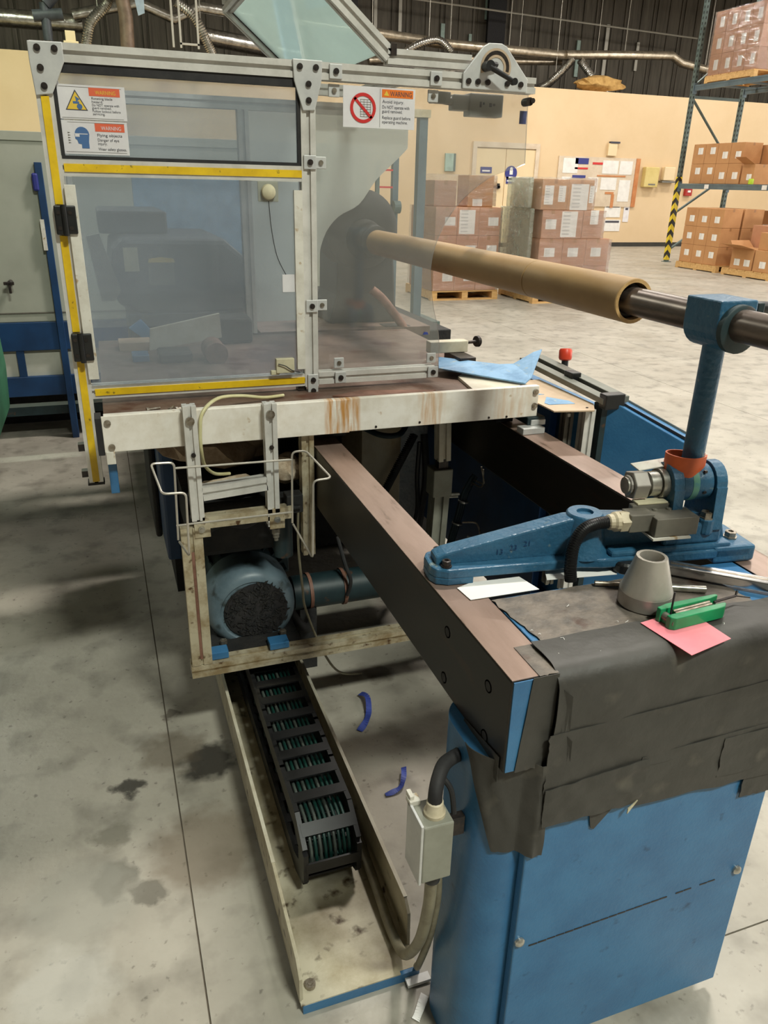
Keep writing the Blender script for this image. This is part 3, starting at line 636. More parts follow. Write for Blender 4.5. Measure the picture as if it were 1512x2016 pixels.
for c in range(2):
    lb = [[(-.1, .2, .15, .26), (.12, .22, .12, .22)], [(-.02, .18, .3, .36), (.19, .22, .08, .24)]][c]
    carton(6.24 + .22 + c * .44, 10.86, 1.345, .44, .38, .42, 'carton', ['top carton with two papers at the left of the right wrapped load', 'top carton with the big hanging sheet on the right wrapped load'][c], GB, lb)
carton(6.68, 11.31, 1.345, .86, .48, .42, 'carton', 'carton behind the top pair of the right wrapped load', GB)
film(6.255, 7.52, 10.64, 11.74, .15, .935, 'stretch_film', 'clear stretch wrap around the two lower layers of the right load', 4)
film(6.265, 7.35, 10.64, 11.74, .945, 1.34, 'stretch_film', 'clear stretch wrap around the third layer of the right load', 5)
film(6.215, 7.13, 10.65, 11.56, 1.35, 1.79, 'stretch_film', 'shiny crumpled wrap around the top boxes of the right load', 6)
mb = MB(); mb.box(6.13, 6.2, 10.75, 11.74, .12, 1.36).box(6.1, 6.17, 10.8, 11.5, 1.36, 1.78)
solo('foam_sheet', mb, 'film_green', 'greenish wrap layer on the left side of the right load', 'wrap', bevel=.02)

# ================================================================== PALLET RACK
RX = 13.45
t = thing('pallet_rack', 'grey green steel pallet rack with yellow and black striped post', 'rack', (14.1, 14.7, 0))
def upright(x, y):
    mb = MB().box(x - .045, x + .045, y - .045, y + .045, 0, 6.6)
    u = part(t, 'upright', mb, 'rack_green')
    hb = MB()
    for k in range(60):
        hb.box(x - .0475, x - .045, y - .014, y + .014, .15 + k * .105, .2 + k * .105)
        hb.box(x - .014, x + .014, y - .0475, y - .045, .15 + k * .105, .2 + k * .105)
    part(u, 'slot_row', hb, 'rack_hole', stuff=True)
    part(u, 'foot_plate', MB().box(x - .09, x + .09, y - .08, y + .08, 0, .012), 'rack_green')
for y in (16.63, 12.35):
    upright(RX, y); upright(RX + 1.45, y)
    for (z0, z1) in ((.3, 1.15), (1.15, 2.0), (3.6, 2.3), (3.9, 5.0)):
        part(t, 'brace', MB().cyl((RX + .04, y, z0), (RX + 1.41, y, z1), .03, 8), 'rack_green')
    part(t, 'brace', MB().box(RX + .04, RX + 1.41, y - .02, y + .02, 3.62, 3.68), 'rack_green')
for z in (1.69, 3.77):
    for x in (RX, RX + 1.45):
        b = part(t, 'beam', MB().box(x - .03, x + .03, 12.4, 16.58, z, z + .115).box(x - .036, x - .03, 12.4, 16.58, z + .08, z + .115), 'rack_beam')
        part(b, 'beam_plate', MB().box(x - .05, x + .05, 16.56, 16.585, z - .06, z + .16), 'rack_beam')
    for y in (13.4, 14.4, 15.4, 16.2): part(t, 'deck_bar', MB().box(RX + .03, RX + 1.42, y - .03, y + .03, z + .07, z + .11), 'rack_beam')
part(t, 'striped_guard', MB().box(RX - .055, RX - .046, 16.575, 16.685, .05, 1.95).box(RX - .055, RX + .05, 16.576, 16.584, .05, 1.95), 'hazard', label='yellow and black striped guard strip')
for y in (15.6, 13.85): part(t, 'beam_tag', MB().box(RX - .04, RX - .036, y - .07, y + .07, 1.7, 1.79), 'paper')
def carton_x(x, y, z, w, d, h, m, label, g, labels): return carton(x, y, z, w, d, h, m, label, g, labels, 'x')
# cartons on the floor pallet
pallet(12.75, 13.85, 14.1, 15.42, 'wooden pallet on the floor at the foot of the rack')
GC = 'cartons on the floor pallet by the rack'
for r in range(3):
    for c in range(3):
        carton_x(12.78 + .25, 15.37 - .2 - c * .4, .145 + r * .388, .5, .4, .388, 'carton', f'kraft carton with white label, {ROW[r]} layer, {["far", "middle", "near"][c]} column, on the floor pallet by the rack', GC, [(.02, .16 + .05 * (2 - r) * .5, .15, .13)])
    carton_x(13.34 + .26, 14.77, .145 + r * .388, .54, 1.2, .388, 'carton', f'broad carton behind the {ROW[r]} layer on the floor pallet by the rack', GC, [])
pallet(12.75, 13.85, 12.55, 13.93, 'second wooden pallet on the floor nearer the camera')
GD = 'cartons on the second floor pallet'
o = carton_x(13.05, 13.42, .145, .56, .62, .42, 'carton', 'open carton with raised flap and two labels on the second floor pallet', GD, [(-.12, .14, .16, .13), (.16, .14, .16, .13)])
q = MB(); q.prism([(12.775, 13.12, .562), (12.775, 13.72, .562), (12.5, 13.82, .64), (12.5, 13.22, .64)], (0, 0, 0), (0, 0, .006)); q.prism([(12.775, 13.72, .562), (13.325, 13.72, .562), (13.3, 13.86, .7), (12.8, 13.86, .7)], (0, 0, 0), (0, .005, 0)); q.v = [v - Vector((13.05, 13.42, .145)) for v in q.v]
f = link(bpy.data.objects.new('flap', mesh_of('flap', q, 'carton'))); f.parent = o
carton_x(13.02, 12.83, .145, .5, .5, .42, 'carton', 'closed low carton at the near end of the second floor pallet', GD, [(0, .14, .16, .13)])
carton_x(13.05, 12.86, .565, .44, .46, .34, 'carton', 'upright carton stacked at the near end of the second floor pallet', GD, [])
carton_x(13.6, 13.3, .145, .46, 1.2, .86, 'carton_rose', 'tall shadowed carton at the back of the second floor pallet', GD, [(.1, .6, .18, .14)])
# middle level
GE = 'cartons on the middle rack level'
for r in range(2):
    for c in range(4):
        carton_x(RX + .3, 16.34 - .2 - c * .405, 1.81 + r * .42, .5, .402, .42, 'carton', f'labelled carton, {["lower", "upper"][r]} layer, {["farthest", "second", "third", "nearest"][c]} along the middle rack shelf', GE, [(.05, .27 - .1 * (c > 1), .16, .14)])
o = carton_x(RX + .3, 14.5, 1.81, .5, .36, .4, 'carton', 'carton with a lifted flap at the near end of the middle rack shelf', GE, [(.06, .14, .14, .12)])
q = MB(); q.prism([(RX + .06, 14.34, 2.206), (RX + .06, 14.66, 2.206), (RX - .16, 14.72, 2.34), (RX - .16, 14.4, 2.34)], (0, 0, 0), (0, 0, .006)); q.v = [v - Vector((RX + .3, 14.5, 1.81)) for v in q.v]
f = link(bpy.data.objects.new('flap', mesh_of('flap', q, 'carton'))); f.parent = o
carton_x(RX + .84, 15.2, 1.81, .5, 1.9, .8, 'carton', 'broad carton at the back of the middle rack shelf', GE, [])
solo('lime_sticker_roll', MB().lathe((RX - .0, 14.3, 1.806), (0, 0, 1), [(0, .05), (.02, .055), (.09, .055), (.11, .05)], 16), 'lime', 'small lime green roll standing before the flapped carton on the rack', 'roll', smooth=True)
# top level
p_ = pallet(RX - .05, RX + 1.15, 14.75, 16.25, 'wooden pallet on the top rack level', 3.885)
GF = 'wrapped cartons on the top rack level'
for r in range(3):
    for c in range(4):
        carton_x(RX + .22, 16.22 - .18 - c * .365, 4.03 + r * .41, .48, .362, .41, 'carton_rose', f'wrapped carton, {["lowest", "middle", "topmost"][r]} layer, {["farthest", "second", "third", "nearest"][c]} column, on the top rack level', GF, [(.04, .2, .13, .2)])
    carton_x(RX + .78, 15.5, 4.03 + r * .41, .6, 1.44, .41, 'carton_rose', f'broad carton behind the {["lowest", "middle", "topmost"][r]} layer on the top rack level', GF, [])
film(RX - .03, RX + 1.09, 14.77, 16.24, 4.035, 5.27, 'stretch_film', 'clear wrap round the cartons on the top rack level', 9)
for k, (y, lb) in enumerate([(13.6, 'dim carton under the middle rack shelf, nearer one'), (14.7, 'dim carton under the middle rack shelf, farther one')]):
    carton_x(14.75, y, .0, .5, .8, 1.15 + .12 * k, 'carton', lb, 'cartons standing behind the floor pallets', [(0, .9, .2, .16)])

# ================================================================== MACHINE: PEDESTAL AND BEAMS
def rounded_rect(x0, x1, y0, y1, r, n=6):
    P = []
    for (cx, cy, a0) in ((x1 - r, y1 - r, 0), (x0 + r, y1 - r, 90), (x0 + r, y0 + r, 180), (x1 - r, y0 + r, 270)):
        for k in range(n + 1):
            a = math.radians(a0 + 90 * k / n); P.append((cx + r * math.cos(a), cy + r * math.sin(a), 0))
    return P
from mathutils import noise as NZ
def cloth_grid(fn, nu, nv, amp, freq, seed, thick=.0025, edge=0.0):
    # a thin sheet over fn(u, v) -> (point, normal), gently creased, with a slightly ragged edge
    mb = MB(); vs = []; fs = []
    for lay in (0, 1):
        for j in range(nv + 1):
            for i in range(nu + 1):
                u = i / nu; v = j / nv
                if edge:
                    if j == nv: v += edge * NZ.noise(Vector((u * 9, seed, 1)))
                    if i in (0, nu): u += edge * .3 * NZ.noise(Vector((v * 9, seed, 5)))
                p, nn = fn(u, v)
                w = amp * max(0.05, NZ.noise(Vector((u * freq, v * freq * .6, seed))) + .5) + thick * lay
                vs.append(Vector(p) + Vector(nn) * w)
    n = nu + 1; m = n * (nv + 1)
    for j in range(nv):
        for i in range(nu):
            a = j * n + i
            fs.append((m + a, m + a + 1, m + a + n + 1, m + a + n)); fs.append((a + n, a + n + 1, a + 1, a))
    rim = [i for i in range(n)] + [j * n + nu for j in range(1, nv + 1)] + [nv * n + i for i in range(nu - 1, -1, -1)] + [j * n for j in range(nv - 1, 0, -1)]
    for k in range(len(rim)): a = rim[k]; b = rim[(k + 1) % len(rim)]; fs.append((a, b, m + b, m + a))
    mb.add(vs, fs); return mb

ped = thing('machine_pedestal', 'blue steel pedestal with black tape wrapped round its top, nearest the camera', 'pedestal', (.84, .96, 0))
part(ped, 'column', MB().prism(rounded_rect(.5, 1.13, .862, 1.06, .07, 14), (0, 0, 0), (0, 0, .775)), 'blue', smooth=True)
part(ped, 'head_block', MB().box(.612, 1.154, .862, 1.075, .775, .945), 'tape_black')
fp = part(ped, 'front_panel', MB().box(.583, 1.118, .84, .861, .035, .765), 'blue', bevel=.003)
for (x, z) in ((.593, .369), (1.094, .374)):
    part(fp, 'bolt', MB().lathe((x, .84, z), (0, -1, 0), [(0, .010), (.004, .010), (.008, .006), (.009, .001)], 12), 'zinc', smooth=True)
mb = MB()
random.seed(2)
for k in range(22):
    x = .615 + k * .0195; z = .349 + (x - .615) * .035
    if k in (16, 19): continue
    mb.box(x, x + .018, .8392, .8404, z - .0016 - .0007 * random.random(), z + .0012)
part(fp, 'scratch', mb, 'bolt_black')
part(ped, 'top_plate', MB().box(.611, 1.155, .855, 1.085, .945, .9545), 'blue', bevel=.002)
# tape over the top and the front edge
def over_edge(x0, x1, y_back, zlow, yf, ztop, r=.035):
    L1 = y_back - (yf + r); L2 = PI / 2 * r; L3 = (ztop - r) - zlow; T = L1 + L2 + L3
    def fn(u, v):
        x = x0 + (x1 - x0) * u; s = v * T
        if s < L1: return (x, y_back - s, ztop), (0, 0, 1)
        if s < L1 + L2:
            a = (s - L1) / r; return (x, yf + r - r * math.sin(a), ztop - r + r * math.cos(a)), (0, -math.sin(a), math.cos(a))
        return (x, yf, ztop - r - (s - L1 - L2)), (0, -1, 0)
    return fn
part(ped, 'top_cover', cloth_grid(lambda u, v: ((.606 + .446 * u + .02 * v, 1.078 - .16 * v, .955), (0, 0, 1)), 40, 18, .0022, 14, 3, .0015, .03), 'top_grime', smooth=True, label='grimy worn sheet on the pedestal top')
part(ped, 'tape', cloth_grid(over_edge(.603, 1.27, .93, .705, .836, .958, .03), 70, 40, .0035, 9, 11, .0015, .01), 'tape_black', smooth=True)
def flat_front(x0, x1, z0a, z0b, z1a, z1b, y): return lambda u, v: ((x0 + (x1 - x0) * u, y, (z1a + (z1b - z1a) * u) * (1 - v) + (z0a + (z0b - z0a) * u) * v), (0, -1, 0))
part(ped, 'tape', cloth_grid(flat_front(.596, 1.27, .725, .745, .845, .862, .8345), 60, 16, .004, 7, 21, .0015, .03), 'tape_black', smooth=True)
part(ped, 'tape', cloth_grid(flat_front(.598, .80, .657, .652, .735, .748, .832), 30, 14, .006, 6, 33, .0015, .05), 'tape_black', smooth=True)
part(ped, 'tape', cloth_grid(flat_front(.788, 1.27, .645, .622, .752, .765, .8335), 44, 14, .0035, 6, 41, .0015, .03), 'tape_black', smooth=True)
part(ped, 'tape', cloth_grid(flat_front(.965, 1.27, .66, .655, .748, .752, .8315), 30, 10, .003, 6, 47, .0015, .02), 'tape_black', smooth=True)
part(ped, 'tape', cloth_grid(flat_front(1.042, 1.13, .585, .58, .645, .64, .8365), 10, 8, .002, 6, 51, .0015, .06), 'tape_black', smooth=True)
part(ped, 'tape', MB().prism([(.700, 0, .652), (.752, 0, .650), (.715, 0, .607), (.708, 0, .612)], (0, .8365, 0), (0, .838, 0)), 'tape_black')
part(ped, 'tape_backing', MB().prism([(.772, 0, .648), (.79, 0, .662), (.772, 0, .636)], (0, .824, 0), (0, .826, 0)), 'label_cream', label='cream turned up corner of the tape')
def corner(z0, z1, ext, r=.07, off=.0025):
    def fn(u, v):
        a0 = math.radians(4 + 54 * v ** .8); L1 = 0; L2 = (PI / 2 - a0) * r; L3 = ext; T = L1 + L2 + L3; s = max(u, 0) * T; z = z1 + (z0 - z1) * v
        cx, cy = .5 + r, .862 + r
        if s < L1: return (.5 - off, cy + L1 - s, z), (-1, 0, 0)
        if s < L1 + L2:
            a = a0 + s / r; return (cx - (r + off) * math.cos(a), cy - (r + off) * math.sin(a), z), (-math.cos(a), -math.sin(a), 0)
        return (cx + (s - L1 - L2), .862 - off - .024 * min(1, (s - L1 - L2) / .02), z), (0, -1, 0)
    return fn
part(ped, 'tape', cloth_grid(corner(.585, .785, .04), 36, 16, .004, 5, 61, .0015, .012), 'tape_black', smooth=True)
# pedestal corner tape flap around the crease
for k, (x, z0, z1, w) in enumerate([(.622, .75, .93, .010), (.633, .72, .84, .008)]):
    part(ped, 'tape_fold', MB().prism([(x - w, .8335, z1), (x + w * .2, .826, z1 - .01), (x + w, .832, (z0 + z1) / 2), (x + w * 2.4, .832, z0), (x, .8335, z0)], (0, 0, 0), (0, .003, 0)), 'tape_black')

def beam(x0, x1, label):
    t = thing('guide_beam', label, 'beam', ((x0 + x1) / 2, 2.0, .775), 'steel guide beams')
    part(t, 'bar', MB().box(x0, x1, .848, 3.24, .775, .9535), 'beam_side', bevel=.003)
    part(t, 'bar_top', MB().box(x0 + .001, x1 - .001, .849, 3.24, .9535, .955), 'beam_steel')  # top strip paler than the sides of the bar
    part(t, 'end_face', MB().box(x0 + .003, x1 - .003, .8455, .848, .778, .952), 'blue', label='end face painted blue')
    for (y, z) in ((1.084, .902), (.919, .897), (1.087, .801), (.917, .798)):
        part(t, 'bolt_hole', MB().lathe((x0 - .0006, y, z), (1, 0, 0), [(0, .0115), (0, .009), (.0003, .0085), (.0004, .001)], 14), 'rubber')
    return t
bl_ = beam(.525, .608, 'long brown steel beam running left of the pedestal top, bolt holes in its side')
part(bl_, 'tape_patch', cloth_grid(lambda u, v: ((.560 - .016 * v + .046 * u * (1 + .3 * v), .8445, .956 - .18 * v), (0, -1, 0)), 8, 16, .001, 6, 71, .001, .02), 'tape_black', smooth=True)
part(bl_, 'tape_patch', cloth_grid(lambda u, v: ((.572 + .034 * u, .93 - .084 * v, .955), (0, 0, 1)), 8, 12, .0008, 6, 73, .0008, .03), 'top_grime', smooth=True)
part(bl_, 'tape_patch', cloth_grid(lambda u, v: ((.5245, .86 + .13 * u, .80 - (.025 + .028 * (1 - u)) * v - .02 * u), (-1, 0, 0)), 10, 8, .0015, 6, 74, .001, .03), 'tape_black', smooth=True)
beam(1.158, 1.245, 'long brown steel beam at the right, under the foot of the blue support arm')

# ================================================================== MACHINE: CARRIAGE
car = thing('carriage_table', 'long table with rusty top and a white front rail across the two beams', 'table', (.6, 2.5, .955))
part(car, 'table_top', MB().box(-.03, 1.22, 2.022, 3.12, 1.062, 1.076), 'rust_table')
part(car, 'front_rail', MB().box(-.030, 1.225, 2.0, 2.02, 1.0, 1.095).box(-.036, .62, 1.997, 2.0, .998, 1.094), 'rail_white', bevel=.0015, label='white front rail with rust runs')
part(car, 'side_plate', MB().box(-.03, -.012, 2.02, 3.1, .99, 1.062), 'bolt_black')
part(car, 'side_plate', MB().box(1.2, 1.222, 2.02, 3.1, 1.0, 1.062), 'cover_white')
part(car, 'end_gasket', MB().box(-.052, -.036, 2.0, 2.06, .99, 1.088), 'rubber')
part(car, 'corner_tab', MB().box(-.034, -.012, 1.994, 1.997, .966, 1.0), 'white_plate', bevel=.001)
part(car, 'cover_plate', MB().prism([(1.02, 2.022, 0), (1.215, 2.022, 0), (1.222, 2.3, 0), (1.13, 2.3, 0), (1.05, 2.21, 0)], (0, 0, 1.0765), (0, 0, 1.086)), 'cover_white', bevel=.001, label='cream cover plate')
for (x, z) in ((-.022, 1.076), (-.018, 1.012), (1.212, 1.078), (1.212, 1.035)): part(car, 'bolt', bolt(MB(), (x, 1.9985, z), (0, -1, 0), .0085, .006, 12), 'bolt_steel')
for x in (.44, .535, .61, .70, .835, 1.06, 1.12): part(car, 'rivet', bolt(MB(), (x, 2.0, 1.008 + .003 * math.sin(x * 9)), (0, -1, 0), .0035, .002, 8), 'bolt_black')
for (x, y) in ((1.05, 2.04), (1.19, 2.05), (1.13, 2.25)): part(car, 'screw', bolt(MB(), (x, y, 1.086), (0, 0, 1), .004, .0015, 8), 'bolt_black')
part(car, 'slide_shoe', MB().box(.50, .64, 2.1, 3.0, .957, 1.061), 'black_dirty'); part(car, 'slide_shoe', MB().box(1.14, 1.2, 2.1, 3.0, .957, 1.061), 'black_dirty')
part(car, 'blue_strut', MB().box(-.034, -.012, 2.06, 2.1, .86, 1.0), 'blue', bevel=.002)
part(car, 'cross_member', MB().box(-.01, 1.19, 2.55, 2.62, 1.0, 1.061), 'black_dirty')
part(car, 'knee_bracket', MB().box(1.19, 1.25, 1.99, 2.1, .975, 1.0), 'teal_dark', bevel=.003)
part(car, 'bracket_foot', MB().box(1.16, 1.235, 1.96, 2.0, .955, .975).box(1.2, 1.25, 1.985, 2.0, .975, .992), 'plate', bevel=.002)
tp = part(car, 'apron_sheet', MB().prism([(1.228, 2.28, 0), (1.392, 2.28, 0), (1.392, 1.95, 0), (1.352, 1.885, 0), (1.228, 1.91, 0)], (0, 0, 1.036), (0, 0, 1.040)), 'tan_sheet', label='tan sheet with blue paint patches')
part(tp, 'paint_patch', MB().prism([(1.245, 1.995, 0), (1.29, 2.06, 0), (1.335, 2.0, 0), (1.335, 1.965, 0), (1.25, 1.975, 0)], (0, 0, 1.0402), (0, 0, 1.0412)), 'blue_pale')
part(tp, 'paint_patch', MB().prism([(1.235, 2.13, 0), (1.27, 2.12, 0), (1.30, 2.09, 0), (1.24, 2.09, 0)], (0, 0, 1.0402), (0, 0, 1.0412)), 'blue_pale')
part(tp, 'screw', bolt(MB(), (1.345, 1.915, 1.040), (0, 0, 1), .004, .002, 8), 'bolt_black')
# lumps on the table
solo('wood_shim', MB().prism([(.60, 2.10, 1.0765), (.70, 2.14, 1.0765), (.92, 2.09, 1.0765), (.90, 2.07, 1.0765), (.66, 2.075, 1.0765)], (0, 0, 0), (0, 0, .004)), 'rust_lever', 'flat brown sliver lying on the rusty table under the guard', 'sliver')
for k, (x, y, a) in enumerate([(.10, 2.085, .3), (.145, 2.08, 1.2), (.172, 2.075, .5), (.187, 2.09, .7)]):
    words = ['first', 'second', 'third', 'fourth'][k]
    dx, dy = math.cos(a) * .016, math.sin(a) * .016
    o = solo('loose_screw', MB().cyl((x - dx, y - dy, 1.0815), (x + dx, y + dy, 1.0815), .0032, 8), 'bolt_steel', f'loose screw on the table behind the white rail, {words} from the left', 'screw', 'loose screws on the table', smooth=True)
    sub(o, 'head', MB().cyl((x - dx * 1.35, y - dy * 1.35, 1.0815), (x - dx, y - dy, 1.0815), .0056, 8), 'bolt_steel')

# ================================================================== MACHINE: GUARD ENCLOSURE
GY = 2.2; gf = GY - .02
gd = thing('guard_enclosure', 'machine guard of slotted aluminium frame with yellow strips, clear panels and warning signs', 'guard', (.56, GY, 1.08))
part(gd, 'top_rail', MB().extr((-.09, GY, 1.912), (1.222, GY, 1.912), .04), 'alu')
pl = part(gd, 'corner_post', MB().extr((-.072, GY, .852), (-.072, GY, 1.892), .038), 'alu')
part(pl, 'yellow_strip', MB().box(-.081, -.063, gf - .0025, gf + .006, 1.585, 1.82).box(-.081, -.063, gf - .0025, gf + .006, 1.275, 1.512).box(-.081, -.063, gf - .0025, gf + .006, .856, 1.198), 'yellow')
part(pl, 'end_cap', MB().box(-.095, -.05, GY - .022, GY + .022, .846, .852), 'rubber')
part(pl, 'latch_stub', MB().box(-.108, -.091, GY - .01, GY + .015, .868, .886).box(-.108, -.091, GY - .01, GY + .015, .945, .965), 'bolt_black')
part(gd, 'centre_post', MB().extr((.56, GY, 1.09), (.56, GY, 1.892), .04), 'alu')
mr_ = part(gd, 'middle_rail', MB().extr((-.053, GY, 1.668), (.54, GY, 1.668), .038), 'alu')
part(mr_, 'yellow_strip', MB().box(-.05, .54, gf - .002, gf + .006, 1.659, 1.677), 'yellow')
br_ = part(gd, 'bottom_rail', MB().extr((-.053, GY, 1.111), (.54, GY, 1.111), .036), 'alu')
part(br_, 'yellow_strip', MB().box(-.045, .538, gf - .0015, gf + .006, 1.102, 1.120), 'yellow')
part(gd, 'bottom_rail', MB().extr((.582, GY, 1.113), (.955, GY, 1.113), .036), 'alu')
def gusset(pts, bolts):
    g = part(gd, 'corner_plate', MB().sheet(pts, gf - .007, .006), 'plate', bevel=.002)
    for (x, z) in bolts: part(g, 'bolt', bolt(MB(), (x, gf - .007, z), (0, -1, 0), .0075, .005, 12), 'bolt_black')
gusset([(-.095, 1.930), (-.020, 1.932), (-.020, 1.892), (-.030, 1.872), (-.054, 1.825), (-.091, 1.820), (-.095, 1.885)], [(-.075, 1.917), (-.038, 1.917), (-.073, 1.877), (-.070, 1.840)])
gusset([(.520, 1.934), (.598, 1.934), (.596, 1.890), (.577, 1.820), (.545, 1.818), (.523, 1.885)], [(.538, 1.917), (.580, 1.917), (.560, 1.879), (.560, 1.842)])
# upper window and door
part(gd, 'window_gasket', MB().box(-.052, .54, gf + .004, gf + .02, 1.872, 1.892).box(-.052, .54, gf + .004, gf + .02, 1.687, 1.695).box(-.053, -.044, gf + .004, gf + .02, 1.695, 1.872).box(.532, .541, gf + .004, gf + .02, 1.695, 1.872), 'rubber')
part(gd, 'window_pane', MB().box(-.044, .532, gf + .010, gf + .015, 1.695, 1.872), 'sheet_door', label='clear upper window pane')
dr = part(gd, 'door', MB().box(-.05, .532, gf - .006, gf - .001, 1.131, 1.648), 'sheet_door', label='hazy clear hinged door')
part(dr, 'edge_strip', MB().box(-.056, -.030, gf - .014, gf - .007, 1.150, 1.630), 'white_plate', bevel=.001)
part(dr, 'edge_strip', MB().box(.514, .533, gf - .016, gf - .007, 1.148, 1.628).box(.533, .537, gf - .016, gf + .004, 1.148, 1.628), 'white_plate')
part(dr, 'latch_pad', MB().box(.42, .475, gf - .002, gf + .004, 1.598, 1.648), 'label_cream', bevel=.002)
part(dr, 'latch_knob', MB().lathe((.447, gf - .006, 1.622), (0, -1, 0), [(0, .02), (.01, .018), (.014, .012), (.015, .001)], 16), 'label_cream', smooth=True)
part(dr, 'latch_block', MB().box(.450, .503, gf - .022, gf - .006, 1.140, 1.182).box(.435, .46, gf - .018, gf - .006, 1.135, 1.148), 'label_cream', bevel=.002)
part(dr, 'latch_wire', MB().tube(curve_pts([(.455, gf - .026, 1.168), (.475, gf - .028, 1.162), (.495, gf - .026, 1.148), (.52, gf - .018, 1.140)]), .0015, 6), 'rubber')
part(dr, 'tag_sheet', MB().box(.478, .514, gf - .008, gf - .006, 1.365, 1.412), 'sign_back')
part(dr, 'thread', MB().tube(curve_pts([(.447, gf - .007, 1.60), (.452, gf - .008, 1.53), (.465, gf - .008, 1.46), (.488, gf - .008, 1.412)]), .001, 5), 'rubber')
for (z0, z1) in ((1.515, 1.583), (1.200, 1.273)):
    h = part(gd, 'hinge', MB().box(-.086, -.064, gf - .020, gf - .003, z0, z1).box(-.064, -.036, gf - .022, gf - .0145, z0 + .002, z1), 'black_plastic', bevel=.003)
    part(h, 'hinge_pin', MB().cyl((-.063, gf - .022, z0 - .002), (-.063, gf - .022, z1 + .002), .007, 10), 'black_plastic', smooth=True)
    for zz in (z0 + .016, z1 - .016): part(h, 'hinge_screw', MB().cyl((-.05, gf - .024, zz), (-.05, gf - .022, zz), .005, 8).cyl((-.077, gf - .022, zz), (-.077, gf - .020, zz), .005, 8), 'bolt_black')
# right hand sheet with the curved cut-out for the mandrel
edge_pts = curve_pts([(1.232, 0, 1.712), (1.195, 0, 1.698), (1.13, 0, 1.677), (1.07, 0, 1.640), (1.015, 0, 1.590), (.975, 0, 1.530), (.950, 0, 1.465), (.944, 0, 1.400), (.957, 0, 1.309), (.976, 0, 1.24), (.984, 0, 1.18), (.984, 0, 1.119)], 4)
part(gd, 'side_sheet', MB().sheet([(.578, 1.119), (.578, 1.893), (1.224, 1.893)] + [(p.x, p.z) for p in edge_pts], GY + .021, .005), 'sheet_clear', label='clear sheet with a curved cut-out')
def clip(x, z, dx, dz, steel=True):
    c = part(gd, 'clip', MB().box(x - .017, x + .017, gf - .006, gf - .001, z - .017, z + .017).box(x + dx - .015, x + dx + .015, gf + .012, gf + .018, z + dz - .015, z + dz + .015), 'plate', bevel=.0015)
    part(c, 'bolt', bolt(MB(), (x, gf - .006, z), (0, -1, 0), .0075, .005, 12), 'bolt_black')
    part(c, 'screw', bolt(MB(), (x + dx, gf + .012, z + dz), (0, -1, 0), .0065, .004, 10), 'bolt_steel')
clip(.634, 1.912, 0, -.042); clip(.915, 1.912, 0, -.040)
clip(.562, 1.697, .034, 0); clip(.562, 1.324, .034, 0)
clip(.647, 1.114, 0, .040); clip(.946, 1.114, 0, .040)
c = part(gd, 'foot_plate', MB().box(.546, .577, gf - .007, gf - .001, 1.062, 1.128), 'plate', bevel=.0015)
for z in (1.112, 1.08): part(c, 'bolt', bolt(MB(), (.562, gf - .007, z), (0, -1, 0), .0075, .005, 12), 'bolt_black')
part(gd, 'foot', MB().box(.52, .545, GY - .01, GY + .02, 1.077, 1.093), 'bolt_black')
# quadrant plate with clamp lever
q = part(gd, 'quadrant_plate', MB().sheet([(.992, 1.893), (1.190, 1.893), (1.190, 1.925), (1.118, 2.000), (1.102, 2.006), (1.064, 2.005), (1.048, 1.996), (.992, 1.930)], gf - .009, .008), 'plate', bevel=.002)
for x in (1.008, 1.036, 1.066, 1.094, 1.126, 1.168):
    if x != 1.094: part(q, 'bolt', bolt(MB(), (x, gf - .009, 1.911), (0, -1, 0), .0075, .005, 12), 'bolt_black')
def arc_band(cx, cz, r0, r1, a0, a1, y0, y1, n=18):
    P = [(cx + r1 * math.cos(math.radians(a0 + (a1 - a0) * k / n)), 0, cz + r1 * math.sin(math.radians(a0 + (a1 - a0) * k / n))) for k in range(n + 1)]
    P += [(cx + r0 * math.cos(math.radians(a1 + (a0 - a1) * k / n)), 0, cz + r0 * math.sin(math.radians(a1 + (a0 - a1) * k / n))) for k in range(n + 1)]
    mb = MB(); m = len(P); vs = [Vector(p) + Vector((0, y0, 0)) for p in P] + [Vector(p) + Vector((0, y1, 0)) for p in P]; fs = []
    for k in range(n): fs += [(k, k + 1, m - 2 - k, m - 1 - k), (m + k, m + m - 1 - k, m + m - 2 - k, m + k + 1)]
    for k in range(m): fs.append((k, (k + 1) % m, m + (k + 1) % m, m + k))
    return mb.add(vs, fs)
part(q, 'slot_rim', arc_band(1.088, 1.948, .024, .046, -20, 200, gf - .0105, gf - .009), 'tan_sheet')
part(q, 'curved_slot', arc_band(1.088, 1.948, .031, .040, -14, 194, gf - .0115, gf - .0105), 'bolt_black')
lv = part(q, 'clamp_lever', MB().cyl((1.056, gf - .009, 1.948), (1.056, gf - .042, 1.948), .013, 14).cyl((1.056, gf - .036, 1.946), (1.128, gf - .046, 1.913), .0075, 10, .006).cyl((1.128, gf - .052, 1.913), (1.128, gf - .038, 1.913), .009, 12).cyl((1.056, gf - .03, 1.955), (1.085, gf - .02, 1.953), .007, 8), 'black_plastic', smooth=True)
sb = part(gd, 'switch_box', MB().box(1.045, 1.15, GY + .03, GY + .075, 1.832, 1.89), 'sensor_grey', bevel=.003)
part(sb, 'switch_plug', MB().box(.995, 1.045, GY + .035, GY + .07, 1.845, 1.885).cyl((.97, GY + .05, 1.87), (1.0, GY + .05, 1.868), .012, 10).box(.93, .99, GY + .04, GY + .065, 1.86, 1.89), 'sensor_grey', bevel=.003)
part(sb, 'print', MB().box(1.075, 1.081, GY + .0292, GY + .03, 1.855, 1.869).box(1.085, 1.09, GY + .0292, GY + .03, 1.862, 1.868).box(1.105, 1.113, GY + .0292, GY + .03, 1.857, 1.867).box(1.116, 1.124, GY + .0292, GY + .03, 1.860, 1.866), 'ink')
